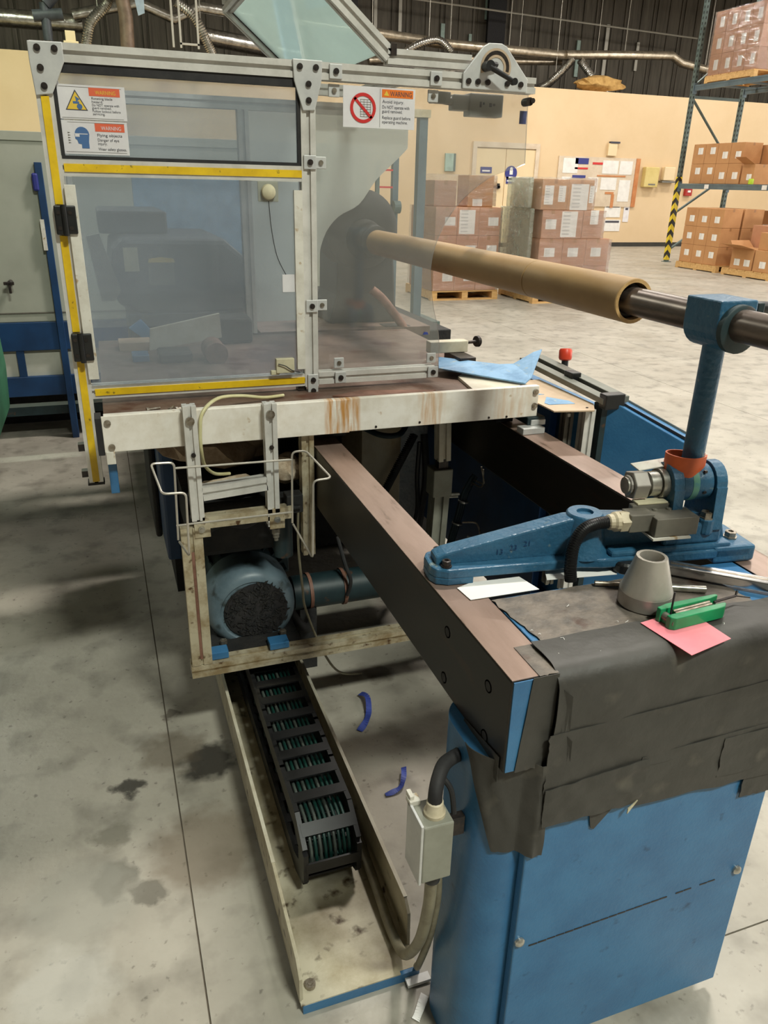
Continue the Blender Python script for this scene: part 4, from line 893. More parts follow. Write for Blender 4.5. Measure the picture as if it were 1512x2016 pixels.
part(gd, 'pivot_bolt', MB().cyl((1.206, gf + .03, 1.872), (1.206, gf - .004, 1.872), .011, 12).cyl((1.212, gf - .004, 1.874), (1.212, gf - .010, 1.874), .007, 10), 'bolt_black', smooth=True)
part(gd, 'blue_tape', MB().box(1.204, 1.226, GY + .026, GY + .028, 1.818, 1.852), 'blue_tape', label='scrap of blue tape on the sheet edge')
part(gd, 'blue_tape', MB().prism([(.925, 0, 1.222), (.943, 0, 1.222), (.940, 0, 1.229), (.930, 0, 1.230)], (0, GY + .018, 0), (0, GY + .0205, 0)), 'blue_tape')
# rear half of the frame
RY = 3.15
part(gd, 'rear_rail', MB().extr((-.09, RY, 1.905), (1.222, RY, 1.905), .04), 'alu')
part(gd, 'rear_post', MB().extr((.56, RY, 1.08), (.56, RY, 1.885), .04), 'alu'); part(gd, 'rear_post', MB().extr((-.072, RY, 1.0), (-.072, RY, 1.885), .038), 'alu')
part(gd, 'side_rail', MB().extr((-.072, GY + .02, 1.912), (-.072, RY - .02, 1.912), .038), 'alu')
re_ = curve_pts([(1.222, 0, 1.78), (1.18, 0, 1.74), (1.09, 0, 1.66), (1.02, 0, 1.57), (.93, 0, 1.52), (.87, 0, 1.44), (.84, 0, 1.3), (.84, 0, 1.12)], 4)
part(gd, 'rear_sheet', MB().sheet([(.578, 1.12), (.578, 1.886), (1.222, 1.886)] + [(p.x, p.z) for p in re_], RY + .02, .004), 'sheet_rear', label='hazy rear sheet with a curved cut-out')
part(gd, 'rear_window', MB().box(-.05, .54, RY + .002, RY + .006, 1.12, 1.885), 'sheet_clear')
# --- signs
def sign(name, x0, x1, z0, z1, y, label):
    s_ = part(gd, name, MB().box(x0, x1, y - .0012, y, z0, z1), 'sign_back', label=label)
    return s_
def lettering(par, txt, size, x, z, y, m, width=None, name='lettering'):
    mb = MB(); vs, fs = text_mb(txt, size, x, z, y, width); mb.add(vs, fs)
    o = link(bpy.data.objects.new(name, bpy.data.meshes.new(name))); o.data.from_pydata([tuple(v) for v in mb.v], [], mb.f); o.data.materials.append(MATS[m]); o.parent = par
    return o
ys = gf + .008
s1 = sign('warning_sign', .657, .860, 1.786, 1.884, ys, 'warning sign with a red crossed circle')
part(s1, 'header', MB().box(.765, .854, ys - .0018, ys - .0012, 1.861, 1.880), 'ink_orange')
lettering(s1, 'WARNING', .0165, .788, 1.8645, ys - .0022, 'ink', .062)
part(s1, 'alert_triangle', MB().prism([(.770, 0, 1.865), (.785, 0, 1.865), (.7775, 0, 1.877)], (0, ys - .0024, 0), (0, ys - .0018, 0)), 'ink_yellow')
part(s1, 'crossed_circle', arc_band(.712, 1.833, .028, .036, 0, 360, ys - .0026, ys - .0020, 32).prism([(.7335, 0, 1.8075), (.739, 0, 1.812), (.6905, 0, 1.8585), (.685, 0, 1.854)], (0, ys - .0026, 0), (0, ys - .0020, 0)), 'ink_red')
mb = MB()
for k in range(8): mb.box(.704 - .001 * k * 0, .734, ys - .0018, ys - .0013, 1.812 + k * .0058, 1.8129 + k * .0058)
for k in range(4): mb.box(.705 + k * .0092, .7058 + k * .0092, ys - .0018, ys - .0013, 1.812, 1.8535)
part(s1, 'guard_symbol', mb, 'switch_grey')
part(s1, 'divider', MB().box(.7595, .7602, ys - .0018, ys - .0012, 1.789, 1.881), 'switch_grey')
for (t_, z, w) in (('Avoid injury.', 1.8475, .062), ('Do NOT operate with', 1.8345, .078), ('guard removed.', 1.8245, .058), ('Replace guard before', 1.8095, .082), ('operating machine.', 1.7990, .074)):
    lettering(s1, t_, .011, .766, z, ys - .0018, 'ink', w)
s2 = sign('warning_sign', -.046, .108, 1.775, 1.848, gf + .0095, 'faded warning sign with a yellow triangle')
y2 = gf + .0095
part(s2, 'border', MB().box(-.04, .10, y2 - .0016, y2 - .0012, 1.843, 1.8438).box(-.04, .10, y2 - .0016, y2 - .0012, 1.7775, 1.7783), 'switch_grey')
part(s2, 'header', MB().box(.026, .096, y2 - .0018, y2 - .0012, 1.826, 1.8435), 'ink_faded_orange')
lettering(s2, 'WARNING', .012, .040, 1.8295, y2 - .0022, 'ink_yellow', .046)
tri = [(-.030, 0, 1.794), (.020, 0, 1.794), (-.005, 0, 1.838)]
part(s2, 'triangle', MB().prism(tri, (0, y2 - .0016, 0), (0, y2 - .0012, 0)), 'ink')
part(s2, 'triangle_face', MB().prism([(-.0265, 0, 1.796), (.0165, 0, 1.796), (-.005, 0, 1.8335)], (0, y2 - .0020, 0), (0, y2 - .0016, 0)), 'ink_yellow')
part(s2, 'hand_symbol', MB().cyl((.002, y2 - .0024, 1.802), (.002, y2 - .0020, 1.802), .0062, 14).box(-.012, .002, y2 - .0024, y2 - .0020, 1.808, 1.813).prism([(-.004, 0, 1.812), (.004, 0, 1.818), (-.006, 0, 1.824)], (0, y2 - .0024, 0), (0, y2 - .0020, 0)), 'ink_blue')
for (t_, z, w) in (('Rotating blade', 1.8185, .048), ('hazard.', 1.8115, .026), ('Do NOT operate with', 1.8045, .062), ('guard removed.', 1.7985, .044), ('Follow lockout before', 1.7915, .064), ('servicing.', 1.7855, .028)):
    lettering(s2, t_, .0075, .030, z, y2 - .0018, 'ink', w)
s3 = sign('warning_sign', -.050, .106, 1.699, 1.772, gf + .0095, 'faded warning sign with a blue head wearing glasses')
part(s3, 'border', MB().box(-.03, .10, y2 - .0016, y2 - .0012, 1.768, 1.7687).box(-.04, .10, y2 - .0016, y2 - .0012, 1.7035, 1.7043), 'switch_grey')
part(s3, 'header', MB().box(.031, .099, y2 - .0018, y2 - .0012, 1.750, 1.7675), 'ink_faded_orange')
lettering(s3, 'WARNING', .012, .045, 1.7535, y2 - .0022, 'sign_back', .046)
head = [(.000 + .0165 * math.cos(math.radians(a)), 0, 1.7425 + .0165 * math.sin(math.radians(a))) for a in range(-20, 200, 20)]
part(s3, 'head_symbol', MB().prism(head + [(-.0165, 0, 1.733), (-.012, 0, 1.7295), (-.010, 0, 1.722), (-.003, 0, 1.721), (-.003, 0, 1.712), (.014, 0, 1.712), (.014, 0, 1.726)], (0, y2 - .0018, 0), (0, y2 - .0012, 0)), 'ink_blue')
part(s3, 'glasses_symbol', MB().box(-.0165, .013, y2 - .0022, y2 - .0018, 1.7425, 1.7442).box(-.016, -.006, y2 - .0022, y2 - .0018, 1.737, 1.7425), 'sign_back')
mb = MB()
for k in range(5): mb.prism([(-.032, 0, 1.722 + k * .0055), (-.026, 0, 1.7235 + k * .0055), (-.032, 0, 1.725 + k * .0055)], (0, y2 - .0018, 0), (0, y2 - .0012, 0))
part(s3, 'fragment_symbol', mb, 'switch_grey')
for (t_, z, w) in (('Flying objects', 1.739, .058), ('Danger of eye', 1.7285, .050), ('injury.', 1.7205, .022), ('Wear safety glasses.', 1.7085, .066)):
    lettering(s3, t_, .009, .034, z, y2 - .0018, 'ink', w)

# raised lid
ld = thing('hinged_canopy', 'raised lid of tinted clear sheet in an aluminium frame above the guard', 'lid', (.8, 2.6, 1.95))
A0 = Vector((1.02, 0, 1.957)); A1 = Vector((.790, 0, 1.957)); A2 = Vector((.508, 0, 2.184))
for y in (GY, 3.06):
    Yv = Vector((0, y, 0))
    part(ld, 'arm', MB().extr(A0 + Yv, A1 + Yv + Vector((-.012, 0, 0)), .036, up=(0, 1, 0)), 'alu')
    part(ld, 'side_bar', MB().extr(A1 + Yv + Vector((-.004, 0, .003)), A2 + Yv, .036, up=(0, 1, 0)), 'alu')
    nd = Vector((.227, 0, .282)).normalized()
    dirn = (A2 - A1).normalized()
    off = nd * -.004
    part(ld, 'gasket', MB().prism([A1 + off + dirn * .03, A2 + off, A2 + off + nd * .008, A1 + off + dirn * .03 + nd * .008], (0, y + (.018 if y < 3 else -.026), 0), (0, y + (.026 if y < 3 else -.018), 0)), 'rubber')
part(ld, 'cross_bar', MB().extr(A2 + Vector((0, GY + .02, 0)), A2 + Vector((0, 3.04, 0)), .036), 'alu')
part(ld, 'cross_bar', MB().extr(Vector((.985, GY + .02, 1.957)), Vector((.985, 3.04, 1.957)), .03), 'alu')
part(ld, 'lid_sheet', MB().prism([A1 + dirn * .02 - nd * .003, A2 - nd * .003, A2 + nd * .002, A1 + dirn * .02 + nd * .002], (0, GY + .02, 0), (0, 3.04, 0)), 'sheet_lid', label='tinted clear lid sheet')
part(ld, 'knuckle', MB().box(.785, .80, GY - .024, GY - .018, 1.958, 1.985), 'bolt_black')

# ================================================================== MACHINE: SUPPORT ARM, MANDREL, TUBES
AO = Matrix.Translation((.530, 1.205, 0)) @ Matrix.Rotation(math.radians(-7.0), 4, 'Z')
def AM(): return MB(AO)
arm = thing('support_arm', 'blue cast iron support arm with an upright post, lying across the two steel beams', 'support arm', (.9, 1.15, .956))
def casting():
    mb = AM()
    # foot plate with a rounded left tip, raised underside between its two feet
    P = [(.03, -.047, 0), (.30, -.047, 0), (.34, -.056, 0), (.670, -.056, 0), (.680, -.046, 0), (.680, .046, 0), (.670, .056, 0), (.34, .056, 0), (.30, .047, 0), (.03, .047, 0), (.008, .038, 0), (0, .02, 0), (0, -.02, 0), (.008, -.038, 0)]
    mb.prism(P, (0, 0, .968), (0, 0, .988))
    return mb
ft = part(arm, 'foot_flange', casting(), 'blue_cast', bevel=.004)
part(arm, 'foot_pad', AM().prism([(.0, -.02, 0), (.008, -.038, 0), (.03, -.047, 0), (.08, -.047, 0), (.08, .047, 0), (.03, .047, 0), (.008, .038, 0), (0, .02, 0)], (0, 0, .956), (0, 0, .97)), 'blue_cast', bevel=.002)
part(arm, 'foot_pad', AM().box(.585, .680, -.056, .056, .956, .992), 'blue_cast', bevel=.006)
part(arm, 'web', AM().prism([(.012, 0, .985), (.012, 0, 1.002), (.03, 0, 1.010), (.278, 0, 1.062), (.36, 0, 1.062), (.48, 0, 1.052), (.58, 0, 1.052), (.612, 0, 1.05), (.632, 0, .985)], (0, -.020, 0), (0, .020, 0)), 'blue_cast', bevel=.004)
part(arm, 'boss', AM().lathe((.318, 0, .985), (0, 0, 1), [(0, .054), (.02, .046), (.066, .038), (.080, .036), (.083, .033), (.083, .0165), (.03, .016), (.029, .001)], 28), 'blue_cast', smooth=True)
part(arm, 'boss_bore', AM().cyl((.318, 0, 1.016), (.318, 0, 1.060), .0158, 20), 'rubber')
part(arm, 'stiffener', AM().box(.36, .625, -.05, .05, .985, 1.0), 'blue_cast', bevel=.005)
part(arm, 'cable_lug', AM().cyl((.565, -.035, 1.02), (.565, -.035, 1.052), .017, 14).box(.55, .58, -.035, -.01, 1.03, 1.052), 'blue_cast', bevel=.003)
nums = part(arm, 'cast_number', AM(), 'blue_cast')
mb = AM()
for k, tx in enumerate(('13', '23', '21')):
    vs, fs = text_mb(tx, .016, .13 + k * .028, 1.0 + k * .0065, -.0212); mb.add(vs, fs)
    mb.add([(v[0], v[1] + .002, v[2]) for v in vs], [f[::-1] for f in fs])
nums.data = mesh_of('cast_number', mb, 'blue_dark')  # darker blue puts the shadow of the raised digits into their colour
for (u, v, z, m, r) in ((.028, .026, .988, 'bolt_black', .0075), (.030, -.030, .988, 'bolt_black', .0085), (.648, -.012, .992, 'bolt_steel', .012), (.565, -.035, 1.052, 'bolt_steel', .012)):
    part(arm, 'bolt', AM().lathe((u, v, z), (0, 0, 1), [(0, r * 1.25), (.003, r * 1.25), (.0031, r), (.013, r), (.0135, r * .8), (.0136, r * .5), (.008, r * .45), (.0079, .0001)], 6 if r > .01 else 12), m)
def ear(u0, u1):
    P = [(0, -.05, 1.03), (0, -.044, 1.118)] + [(0, -.042 * math.cos(math.radians(a)), 1.118 + .042 * math.sin(math.radians(a))) for a in range(0, 181, 15)] + [(0, .044, 1.118), (0, .05, 1.03)]
    return AM().prism(P, (u0, 0, 0), (u1, 0, 0))
part(arm, 'clevis_ear', ear(.478, .500), 'blue_cast', bevel=.003); part(arm, 'clevis_ear', ear(.570, .594), 'blue_cast', bevel=.003)
part(arm, 'clevis_base', AM().box(.472, .60, -.045, .045, 1.0, 1.045), 'blue_cast', bevel=.006)
part(arm, 'pin', AM().cyl((.395, 0, 1.118), (.606, 0, 1.118), .0165, 18), 'zinc', smooth=True)
part(arm, 'nut', AM().cyl((.405, 0, 1.118), (.436, 0, 1.118), .030, 6).cyl((.399, 0, 1.118), (.405, 0, 1.118), .020, 16), 'cone_base', bevel=.002)
part(arm, 'washer', AM().cyl((.442, 0, 1.118), (.462, 0, 1.118), .025, 20).cyl((.464, 0, 1.118), (.478, 0, 1.118), .030, 20), 'zinc', smooth=True)
part(arm, 'pin_head', AM().lathe((.594, 0, 1.118), (1, 0, 0), [(0, .022), (.010, .022), (.016, .014), (.017, .001)], 18), 'zinc', smooth=True)
slv = part(arm, 'sleeve', AM().lathe((.501, 0, 1.118), (1, 0, 0), [(0, .034), (.003, .037), (.066, .037), (.068, .034)], 28), 'blue_cast', smooth=True)
part(slv, 'worn_band', AM().lathe((.522, 0, 1.118), (1, 0, 0), [(0, .0372), (.0002, .0375), (.014, .0375), (.0142, .0372)], 28), 'green_worn', smooth=True)
part(slv, 'grub_hole', AM().cyl((.548, -.0365, 1.108), (.548, -.0385, 1.107), .004, 10), 'rubber')
part(arm, 'tag_plate', AM().prism([(.425, .04, 1.146), (.52, .03, 1.160), (.52, 0, 1.157), (.428, .01, 1.142)], (0, 0, 0), (0, 0, .002)), 'white_plate')
PX, PYY = 1.062, 1.142
part(arm, 'post', MB().cyl((PX, PYY, 1.135), (PX, PYY, 1.40), .0205, 24), 'blue_cast', smooth=True)
def band(u, v):
    a = 2 * PI * u; r = .042 + .006 * math.cos(2 * a) + .003 * math.sin(3 * a + 1)
    return (PX - .016 + r * .84 * math.cos(a), PYY + r * .72 * math.sin(a), 1.176 - .044 * v - .003 * math.cos(a)), (math.cos(a), math.sin(a), 0)
part(arm, 'orange_band', cloth_grid(lambda u, v: band(u * .97, v), 48, 4, .001, 3, 81, .003), 'orange_band', smooth=True, label='orange strap round the foot of the post')
part(arm, 'band_mark', MB().box(PX + .006, PX + .012, PYY - .034, PYY - .029, 1.145, 1.150), 'bolt_black')
hd = part(arm, 'clamp_head', MB().prism([(PX - .042, 0, 1.474), (PX + .040, 0, 1.474), (PX + .042, 0, 1.425)] + [(PX + .042 * math.cos(math.radians(a)), 0, 1.425 + .042 * math.sin(math.radians(a))) for a in range(-15, -166, -15)] + [(PX - .042, 0, 1.425)], (0, PYY - .045, 0), (0, PYY + .045, 0)), 'blue_cast', bevel=.003)
part(hd, 'head_flange', MB().lathe((PX, PYY - .058, 1.425), (0, 1, 0), [(0, .040), (.002, .043), (.013, .043)], 28), 'teal_dark', smooth=True)
part(hd, 'head_cap', MB().box(PX + .046, PX + .062, PYY - .04, PYY + .02, 1.445, 1.468), 'teal_dark', bevel=.002)
tg = part(arm, 'toggle', MB().box(1.118, 1.178, 1.18, 1.225, 1.428, 1.458).box(1.09, 1.12, 1.17, 1.20, 1.435, 1.452), 'black_plastic', bevel=.004)
part(tg, 'toggle_pad', MB().box(1.178, 1.190, 1.182, 1.224, 1.430, 1.455), 'blue_pale', bevel=.002)
part(tg, 'toggle_rod', MB().cyl((1.19, 1.203, 1.443), (1.27, 1.203, 1.440), .013, 12), 'black_plastic', smooth=True)
# limit switch on the arm
SH = Matrix.Translation((-.032, .01, .043))
def AS(): return MB(AO @ SH)
sw = part(arm, 'limit_switch', AS().box(.455, .545, -.095, -.045, .999, 1.036), 'switch_grey', bevel=.0015)
part(sw, 'switch_body', AS().box(.41, .46, -.078, -.040, 1.004, 1.040).box(.43, .52, -.045, -.03, 1.0, 1.046), 'switch_grey', bevel=.002)
part(sw, 'switch_cap', AS().box(.44, .505, -.046, -.022, 1.046, 1.050), 'label_cream', bevel=.001)
part(sw, 'mount_plate', AS().box(.45, .53, -.10, -.03, .994, .998), 'white_plate')
for (u, v) in ((.475, -.052), (.505, -.052)): part(sw, 'screw', bolt(AS(), (u, v, 1.036), (0, 0, 1), .005, .003, 10), 'zinc')
gl = part(arm, 'cable_gland', AS().cyl((.412, -.06, 1.022), (.394, -.06, 1.022), .021, 6).lathe((.394, -.06, 1.022), (-1, 0, 0), [(0, .019), (.008, .0195), (.012, .016), (.020, .015), (.022, .012)], 16), 'gland', smooth=False)
cp = curve_pts([AO @ SH @ Vector(p) for p in ((.374, -.06, 1.022), (.345, -.064, 1.022), (.318, -.068, 1.012), (.300, -.075, .985), (.294, -.085, .945), (.296, -.09, .918))] , 8)
mb = MB()
dense = []
for i in range(len(cp) - 1):
    for k in range(2): dense.append(cp[i].lerp(cp[i + 1], k / 2))
for i in range(len(dense) - 1):
    d = dense[i + 1] - dense[i]; mb.lathe(dense[i], d, [(0, .0085), (d.length * .25, .0122), (d.length * .75, .0122), (d.length * 1.0, .0085)], 12)
part(arm, 'conduit', mb, 'black_plastic', smooth=True, label='black corrugated conduit')

# mandrel and paper tubes
MX, MZ = 1.062, 1.432
ms = solo('mandrel', MB().cyl((MX, .45, MZ), (MX, 3.3, MZ), .029, 28), 'shaft_steel', 'long steel shaft running through the clamp of the blue post', 'shaft', smooth=True)
def paper_tube(y0, y1, label):
    n = 36; mb = MB(); vs = []; fs = []
    for (y, r) in ((y0, .0385), (y0, .0455), (y0 + .0015, .047), (y1 - .0015, .047), (y1, .0455), (y1, .0385)):
        vs += [(MX + r * math.cos(2 * PI * i / n), y, MZ + r * math.sin(2 * PI * i / n)) for i in range(n)]
    for k in range(6): fs += [(k * n + i, k * n + (i + 1) % n, ((k + 1) % 6) * n + (i + 1) % n, ((k + 1) % 6) * n + i) for i in range(n)]
    mb.add(vs, fs)
    o = solo('paper_tube', mb, 'kraft_tube', label, 'tube', 'paper tubes on the mandrel', smooth=True)
    e = MB(); vs = []; fs = []
    for (y, r) in ((y0 - .0004, .0385), (y0 - .0004, .0455), (y0 + .0002, .0455), (y0 + .0002, .0385)): vs += [(MX + r * math.cos(2 * PI * i / n), y, MZ + r * math.sin(2 * PI * i / n)) for i in range(n)]
    for k in range(4): fs += [(k * n + i, k * n + (i + 1) % n, ((k + 1) % 4) * n + (i + 1) % n, ((k + 1) % 4) * n + i) for i in range(n)]
    sub(o, 'cut_end', e.add(vs, fs), 'kraft_edge', smooth=True)
    return o
paper_tube(1.395, 1.795, 'short brown paper tube at the near end of the steel shaft')
paper_tube(1.798, 3.06, 'long brown paper tube on the shaft reaching into the clear guard')
sub(ms, 'bearing', MB().lathe((MX, 1.412, MZ), (0, 1, 0), [(0, .029), (0, .034), (.004, .036), (.03, .036), (.032, .03)], 28), 'dark_bore', smooth=True)

# things on the pedestal top
TZ = .9585
solo('white_paper', MB().prism([(.566, 1.140, 0), (.60, 1.152, 0), (.70, 1.146, 0), (.712, 1.090, 0), (.571, 1.092, 0)], (0, 0, .9562), (0, 0, .9572)), 'paper', 'white paper sheet under the tip of the blue support arm', 'paper')
solo('white_paper', MB().prism([(.745, 1.118, 0), (.76, 1.150, 0), (.92, 1.145, 0), (.89, 1.098, 0)], (0, 0, .9562), (0, 0, .9572)), 'paper', 'white paper strip behind the black conduit and the cone', 'paper')
cn = solo('cone_adapter', MB().lathe((.868, .985, .9595), (0, 0, 1), [(0, .0455), (.002, .0475), (.026, .0470), (.030, .0465), (.036, .044), (.088, .0290), (.094, .0272), (.094, .0215), (.080, .019), (.02, .030), (.0195, .0001)], 40), 'cone_steel', 'pale grey metal cone with a hollow top on the pedestal', 'cone', smooth=True)
sub(cn, 'base_band', MB().lathe((.868, .985, .9592), (0, 0, 1), [(0, .046), (.002, .0478), (.027, .0473), (.0275, .046)], 40), 'cone_base', smooth=True)
t = thing('ratchet_wrench', 'chrome wrench bar lying behind the cone on the pedestal', 'wrench', (1.05, 1.0, .957))
a = Vector((.955, 1.098, .972)); b = Vector((1.24, .848, .972)); dd = (b - a).normalized(); sd = Vector((-dd.y, dd.x, 0))
part(t, 'handle', MB().prism([a - sd * .009, a + dd * .03 - sd * .014, b - sd * .0155, b + sd * .0155, a + dd * .03 + sd * .014, a + sd * .009], (0, 0, -.010), (0, 0, .010)), 'chrome', bevel=.003)
part(t, 'groove', MB().prism([a + dd * .045 - sd * .0035, b - sd * .0035, b + sd * .0035, a + dd * .045 + sd * .0035], (0, 0, .0098), (0, 0, .0104)), 'bolt_steel')
part(t, 'head', MB().lathe((.915, 1.108, .958), (0, 0, 1), [(0, .024), (.003, .027), (.019, .027), (.023, .022), (.0235, .001)], 24).box(.925, .958, 1.094, 1.112, .964, .980), 'black_plastic', bevel=.002)
t = solo('steel_rod', MB().cyl((.818, 1.068, .9645), (.93, 1.018, .9645), .005, 12), 'bolt_steel', 'thin grey steel rod passing behind the cone', 'rod', smooth=True)
sub(t, 'sleeve', MB().cyl((.925, 1.020, .9645), (1.004, .984, .9645), .0072, 14), 'zinc', smooth=True)
t = solo('pink_note', MB().prism([(.812, .921, 0), (.829, .812, 0), (.927, .833, 0), (.923, .893, 0), (.87, .93, 0)], (0, 0, .9632), (0, 0, .9642)), 'pink_paper', 'pink paper note sticking out over the pedestal edge', 'note')
KM = Matrix.Translation((.843, .902, .9645)) @ Matrix.Rotation(math.radians(3), 4, 'Z') @ Matrix.Scale(1.22, 4)
t = thing('hex_key_set', 'green folding hex key holder lying on the pink note', 'tool', (.91, .91, .9625))
part(t, 'body', MB(KM).prism([(0, -.012, 0), (.006, -.017, 0), (.095, -.015, 0), (.105, -.008, 0), (.105, -.004, 0), (0, -.004, 0)], (0, 0, 0), (0, 0, .019)).prism([(0, .008, 0), (.09, .009, 0), (.108, .012, 0), (.108, .017, 0), (.02, .02, 0), (0, .016, 0)], (0, 0, 0), (0, 0, .021)).box(.004, .10, -.006, .010, 0, .007), 'green_plastic', bevel=.0015)
for k in range(3): part(t, 'hex_key', MB(KM).cyl((.022, -.0015 + k * .0045, .0125 + .001 * k), (.088, -.0015 + k * .0045, .0145 + .001 * k), .0022, 6), 'bolt_steel')
part(t, 'hex_key', MB(KM).cyl((.012, .001, .008), (.012, .001, .05), .0016, 6), 'rubber')
part(t, 'hex_key', MB(KM).tube([(.10, .010, .012), (.145, .013, .012), (.150, .016, .018)], .0019, 6), 'bolt_black')
part(t, 'hex_key', MB(KM).cyl((.145, .013, .012), (.165, .004, .010), .0011, 6), 'bolt_black')
part(t, 'pivot', MB(KM).cyl((.008, -.015, .010), (.008, .018, .010), .006, 10), 'switch_grey', smooth=True)
mb = MB(); random.seed(9)
for k in range(16):
    x = random.uniform(.62, 1.0); y = random.uniform(.87, 1.05); a = random.uniform(0, 3); c = Vector((math.cos(a), math.sin(a), 0)) * random.uniform(.002, .005)
    mb.tube([Vector((x, y, .9605)) - c, Vector((x, y, .962)) + Vector((c.y, -c.x, 0)) * .4, Vector((x, y, .9605)) + c], .0005, 5)
solo('plastic_shavings', mb, 'paper', 'tiny pale curled shavings scattered on the pedestal top', 'shavings', kind='stuff')

# ================================================================== MACHINE: MOTOR FRAME UNDER THE RAIL
FY = 1.982
mf = thing('motor_frame', 'grimy slotted aluminium frame hung in front of the white rail around the motor', 'frame', (.4, FY, .28))
def prof(name, p0, p1, w, h=None, m='alu_dirty', up=(0, 0, 1)): return part(mf, name, MB().extr(p0, p1, w, h, up), m)
p1_ = prof('upright', (.181, FY, .792), (.180, FY, 1.113), .034, m='alu'); p2_ = prof('upright', (.389, FY, .75), (.390, FY, 1.105), .034, m='alu')
prof('crossbar', (.198, FY, .868), (.374, FY, .880), .034, .038, m='alu')
prof('crossbar', (.192, FY, .784), (.442, FY, .786), .034, .034)
prof('leg', (.160, FY, .328), (.160, FY, .772), .058, .03, up=(0, 1, 0))
part(mf, 'leg_slot', MB().box(.155, .163, FY - .0162, FY - .0145, .35, .70), 'rust_lever')
prof('leg', (.502, FY + .05, .62), (.502, FY + .05, .995), .036)
prof('bottom_rail', (.128, FY + .01, .306), (1.15, FY + .01, .306), .05, .04)
for (x, z) in ((.179, 1.075), (.389, 1.078)): part(mf, 'bolt', bolt(MB(), (x, FY - .017, z), (0, -1, 0), .0115, .007, 12), 'bolt_steel')
for (x, z) in ((.181, .982), (.389, .985)): part(mf, 'bolt', bolt(MB(), (x, FY - .017, z), (0, -1, 0), .0065, .004, 8), 'bolt_black')
for (x, z) in ((.187, .768), (.397, .772)): part(mf, 'bolt', bolt(MB(), (x, FY - .0175, z), (0, -1, 0), .009, .007, 12), 'zinc')
for x in (.168, .376): part(mf, 'joint_plate', MB().box(x, x + .043, FY - .0185, FY - .0155, .742, .79), 'alu_dirty', bevel=.001)
part(mf, 'corner_bracket', MB().box(.43, .478, FY + .0, FY + .045, .775, .83).box(.43, .47, FY - .01, FY, .79, .80), 'black_dirty', bevel=.003)
part(mf, 'fitting', MB().lathe((.398, FY + .01, .745), (0, 0, -1), [(0, .008), (.012, .008), (.013, .012), (.03, .012), (.031, .009), (.042, .009), (.044, .006), (.052, .006)], 12), 'switch_grey', smooth=True)
part(mf, 'motor_pad', MB().box(.185, .24, FY + .0, FY + .04, .328, .352), 'blue', bevel=.002); part(mf, 'motor_pad', MB().box(.365, .425, FY + .0, FY + .045, .328, .350), 'blue', bevel=.002)
part(mf, 'base_plate', MB().box(.18, .47, FY + .036, 2.75, .30, .33), 'black_dirty')
for (x) in (.215, .40): part(mf, 'hold_bolt', bolt(MB(), (x + .02, FY + .07, .335), (0, 0, 1), .011, .014, 6), 'bolt_steel')
# bent wire holder
wh = thing('wire_holder', 'bent wire holder hooked over the aluminium frame under the white rail', 'holder', (.29, 1.88, .72))
def wire(path, name='wire', r=.003): part(wh, name, MB().tube(fillet(path, .014), r, 8), 'cone_steel', smooth=True)
wire([(.121, 1.93, .76), (.128, 1.93, .979), (.070, 1.93, .981), (.085, 1.80, .946), (.141, 1.80, .944), (.136, 1.80, .772), (.123, 1.925, .756)], 'side_loop')
wire([(.433, 1.93, .77), (.437, 1.93, .979), (.475, 1.93, .979), (.511, 1.80, .943), (.462, 1.80, .941), (.457, 1.80, .718), (.434, 1.925, .768)], 'side_loop')
wire([(.129, 1.93, .963), (.436, 1.93, .957)], 'back_wire'); wire([(.119, 1.93, .802), (.434, 1.93, .803)], 'back_wire')
# motor
mt = thing('electric_motor', 'grey electric motor with a dusty black fan grille inside the aluminium frame', 'motor', (.333, 2.4, .33))
mcx, mcz = .336, .428
part(mt, 'cowl', MB().lathe((mcx, 2.085, mcz - .012), (0, 1, 0), [(.0, .099), (-.004, .103), (-.004, .114), (.004, .126), (.018, .136), (.05, .142), (.14, .142), (.142, .134)], 40), 'motor_grey', smooth=True)
part(mt, 'grille_back', MB().cyl((mcx + .012, 2.0795, mcz - .012), (mcx + .012, 2.092, mcz - .012), .095, 32), 'rubber')
gr = MB()
for k in range(5):
    r = .018 + k * .0175
    P = [(mcx + r * math.cos(2 * PI * i / 32), 2.083, mcz - .012 + r * math.sin(2 * PI * i / 32)) for i in range(32)]; gr.tube(P, .0035, 6, closed=True)
for k in range(10):
    a = 2 * PI * k / 10 + .2; gr.cyl((mcx + .012 * math.cos(a), 2.083, mcz - .012 + .012 * math.sin(a)), (mcx + .09 * math.cos(a), 2.083, mcz - .012 + .09 * math.sin(a)), .003, 6)
part(mt, 'grille', gr, 'black_dirty', smooth=True)
lint = MB(); random.seed(12)
for k in range(380):
    a = random.uniform(0, 2 * PI); r = .098 * math.sqrt(random.random()) * random.uniform(.9, 1.06); s_ = random.uniform(.004, .012)
    c = Vector((mcx + .012 + r * math.cos(a), 2.0775 + random.uniform(-.001, .003), mcz - .012 + r * math.sin(a)))
    u_ = Vector((random.uniform(-1, 1), random.uniform(-.15, .15), random.uniform(-1, 1))).normalized() * s_; w_ = Vector((-u_.z, 0, u_.x)) * .35
    lint.prism([c - u_, c + w_, c + u_, c - w_], (0, -.0015, 0), (0, .001, 0))
part(mt, 'lint', lint, 'black_dirty', stuff=True)
part(mt, 'housing', MB().lathe((mcx, 2.225, mcz - .012), (0, 1, 0), [(0, .13), (.01, .138), (.5, .138), (.52, .10)], 32), 'teal_dark', smooth=True)
fins = MB()
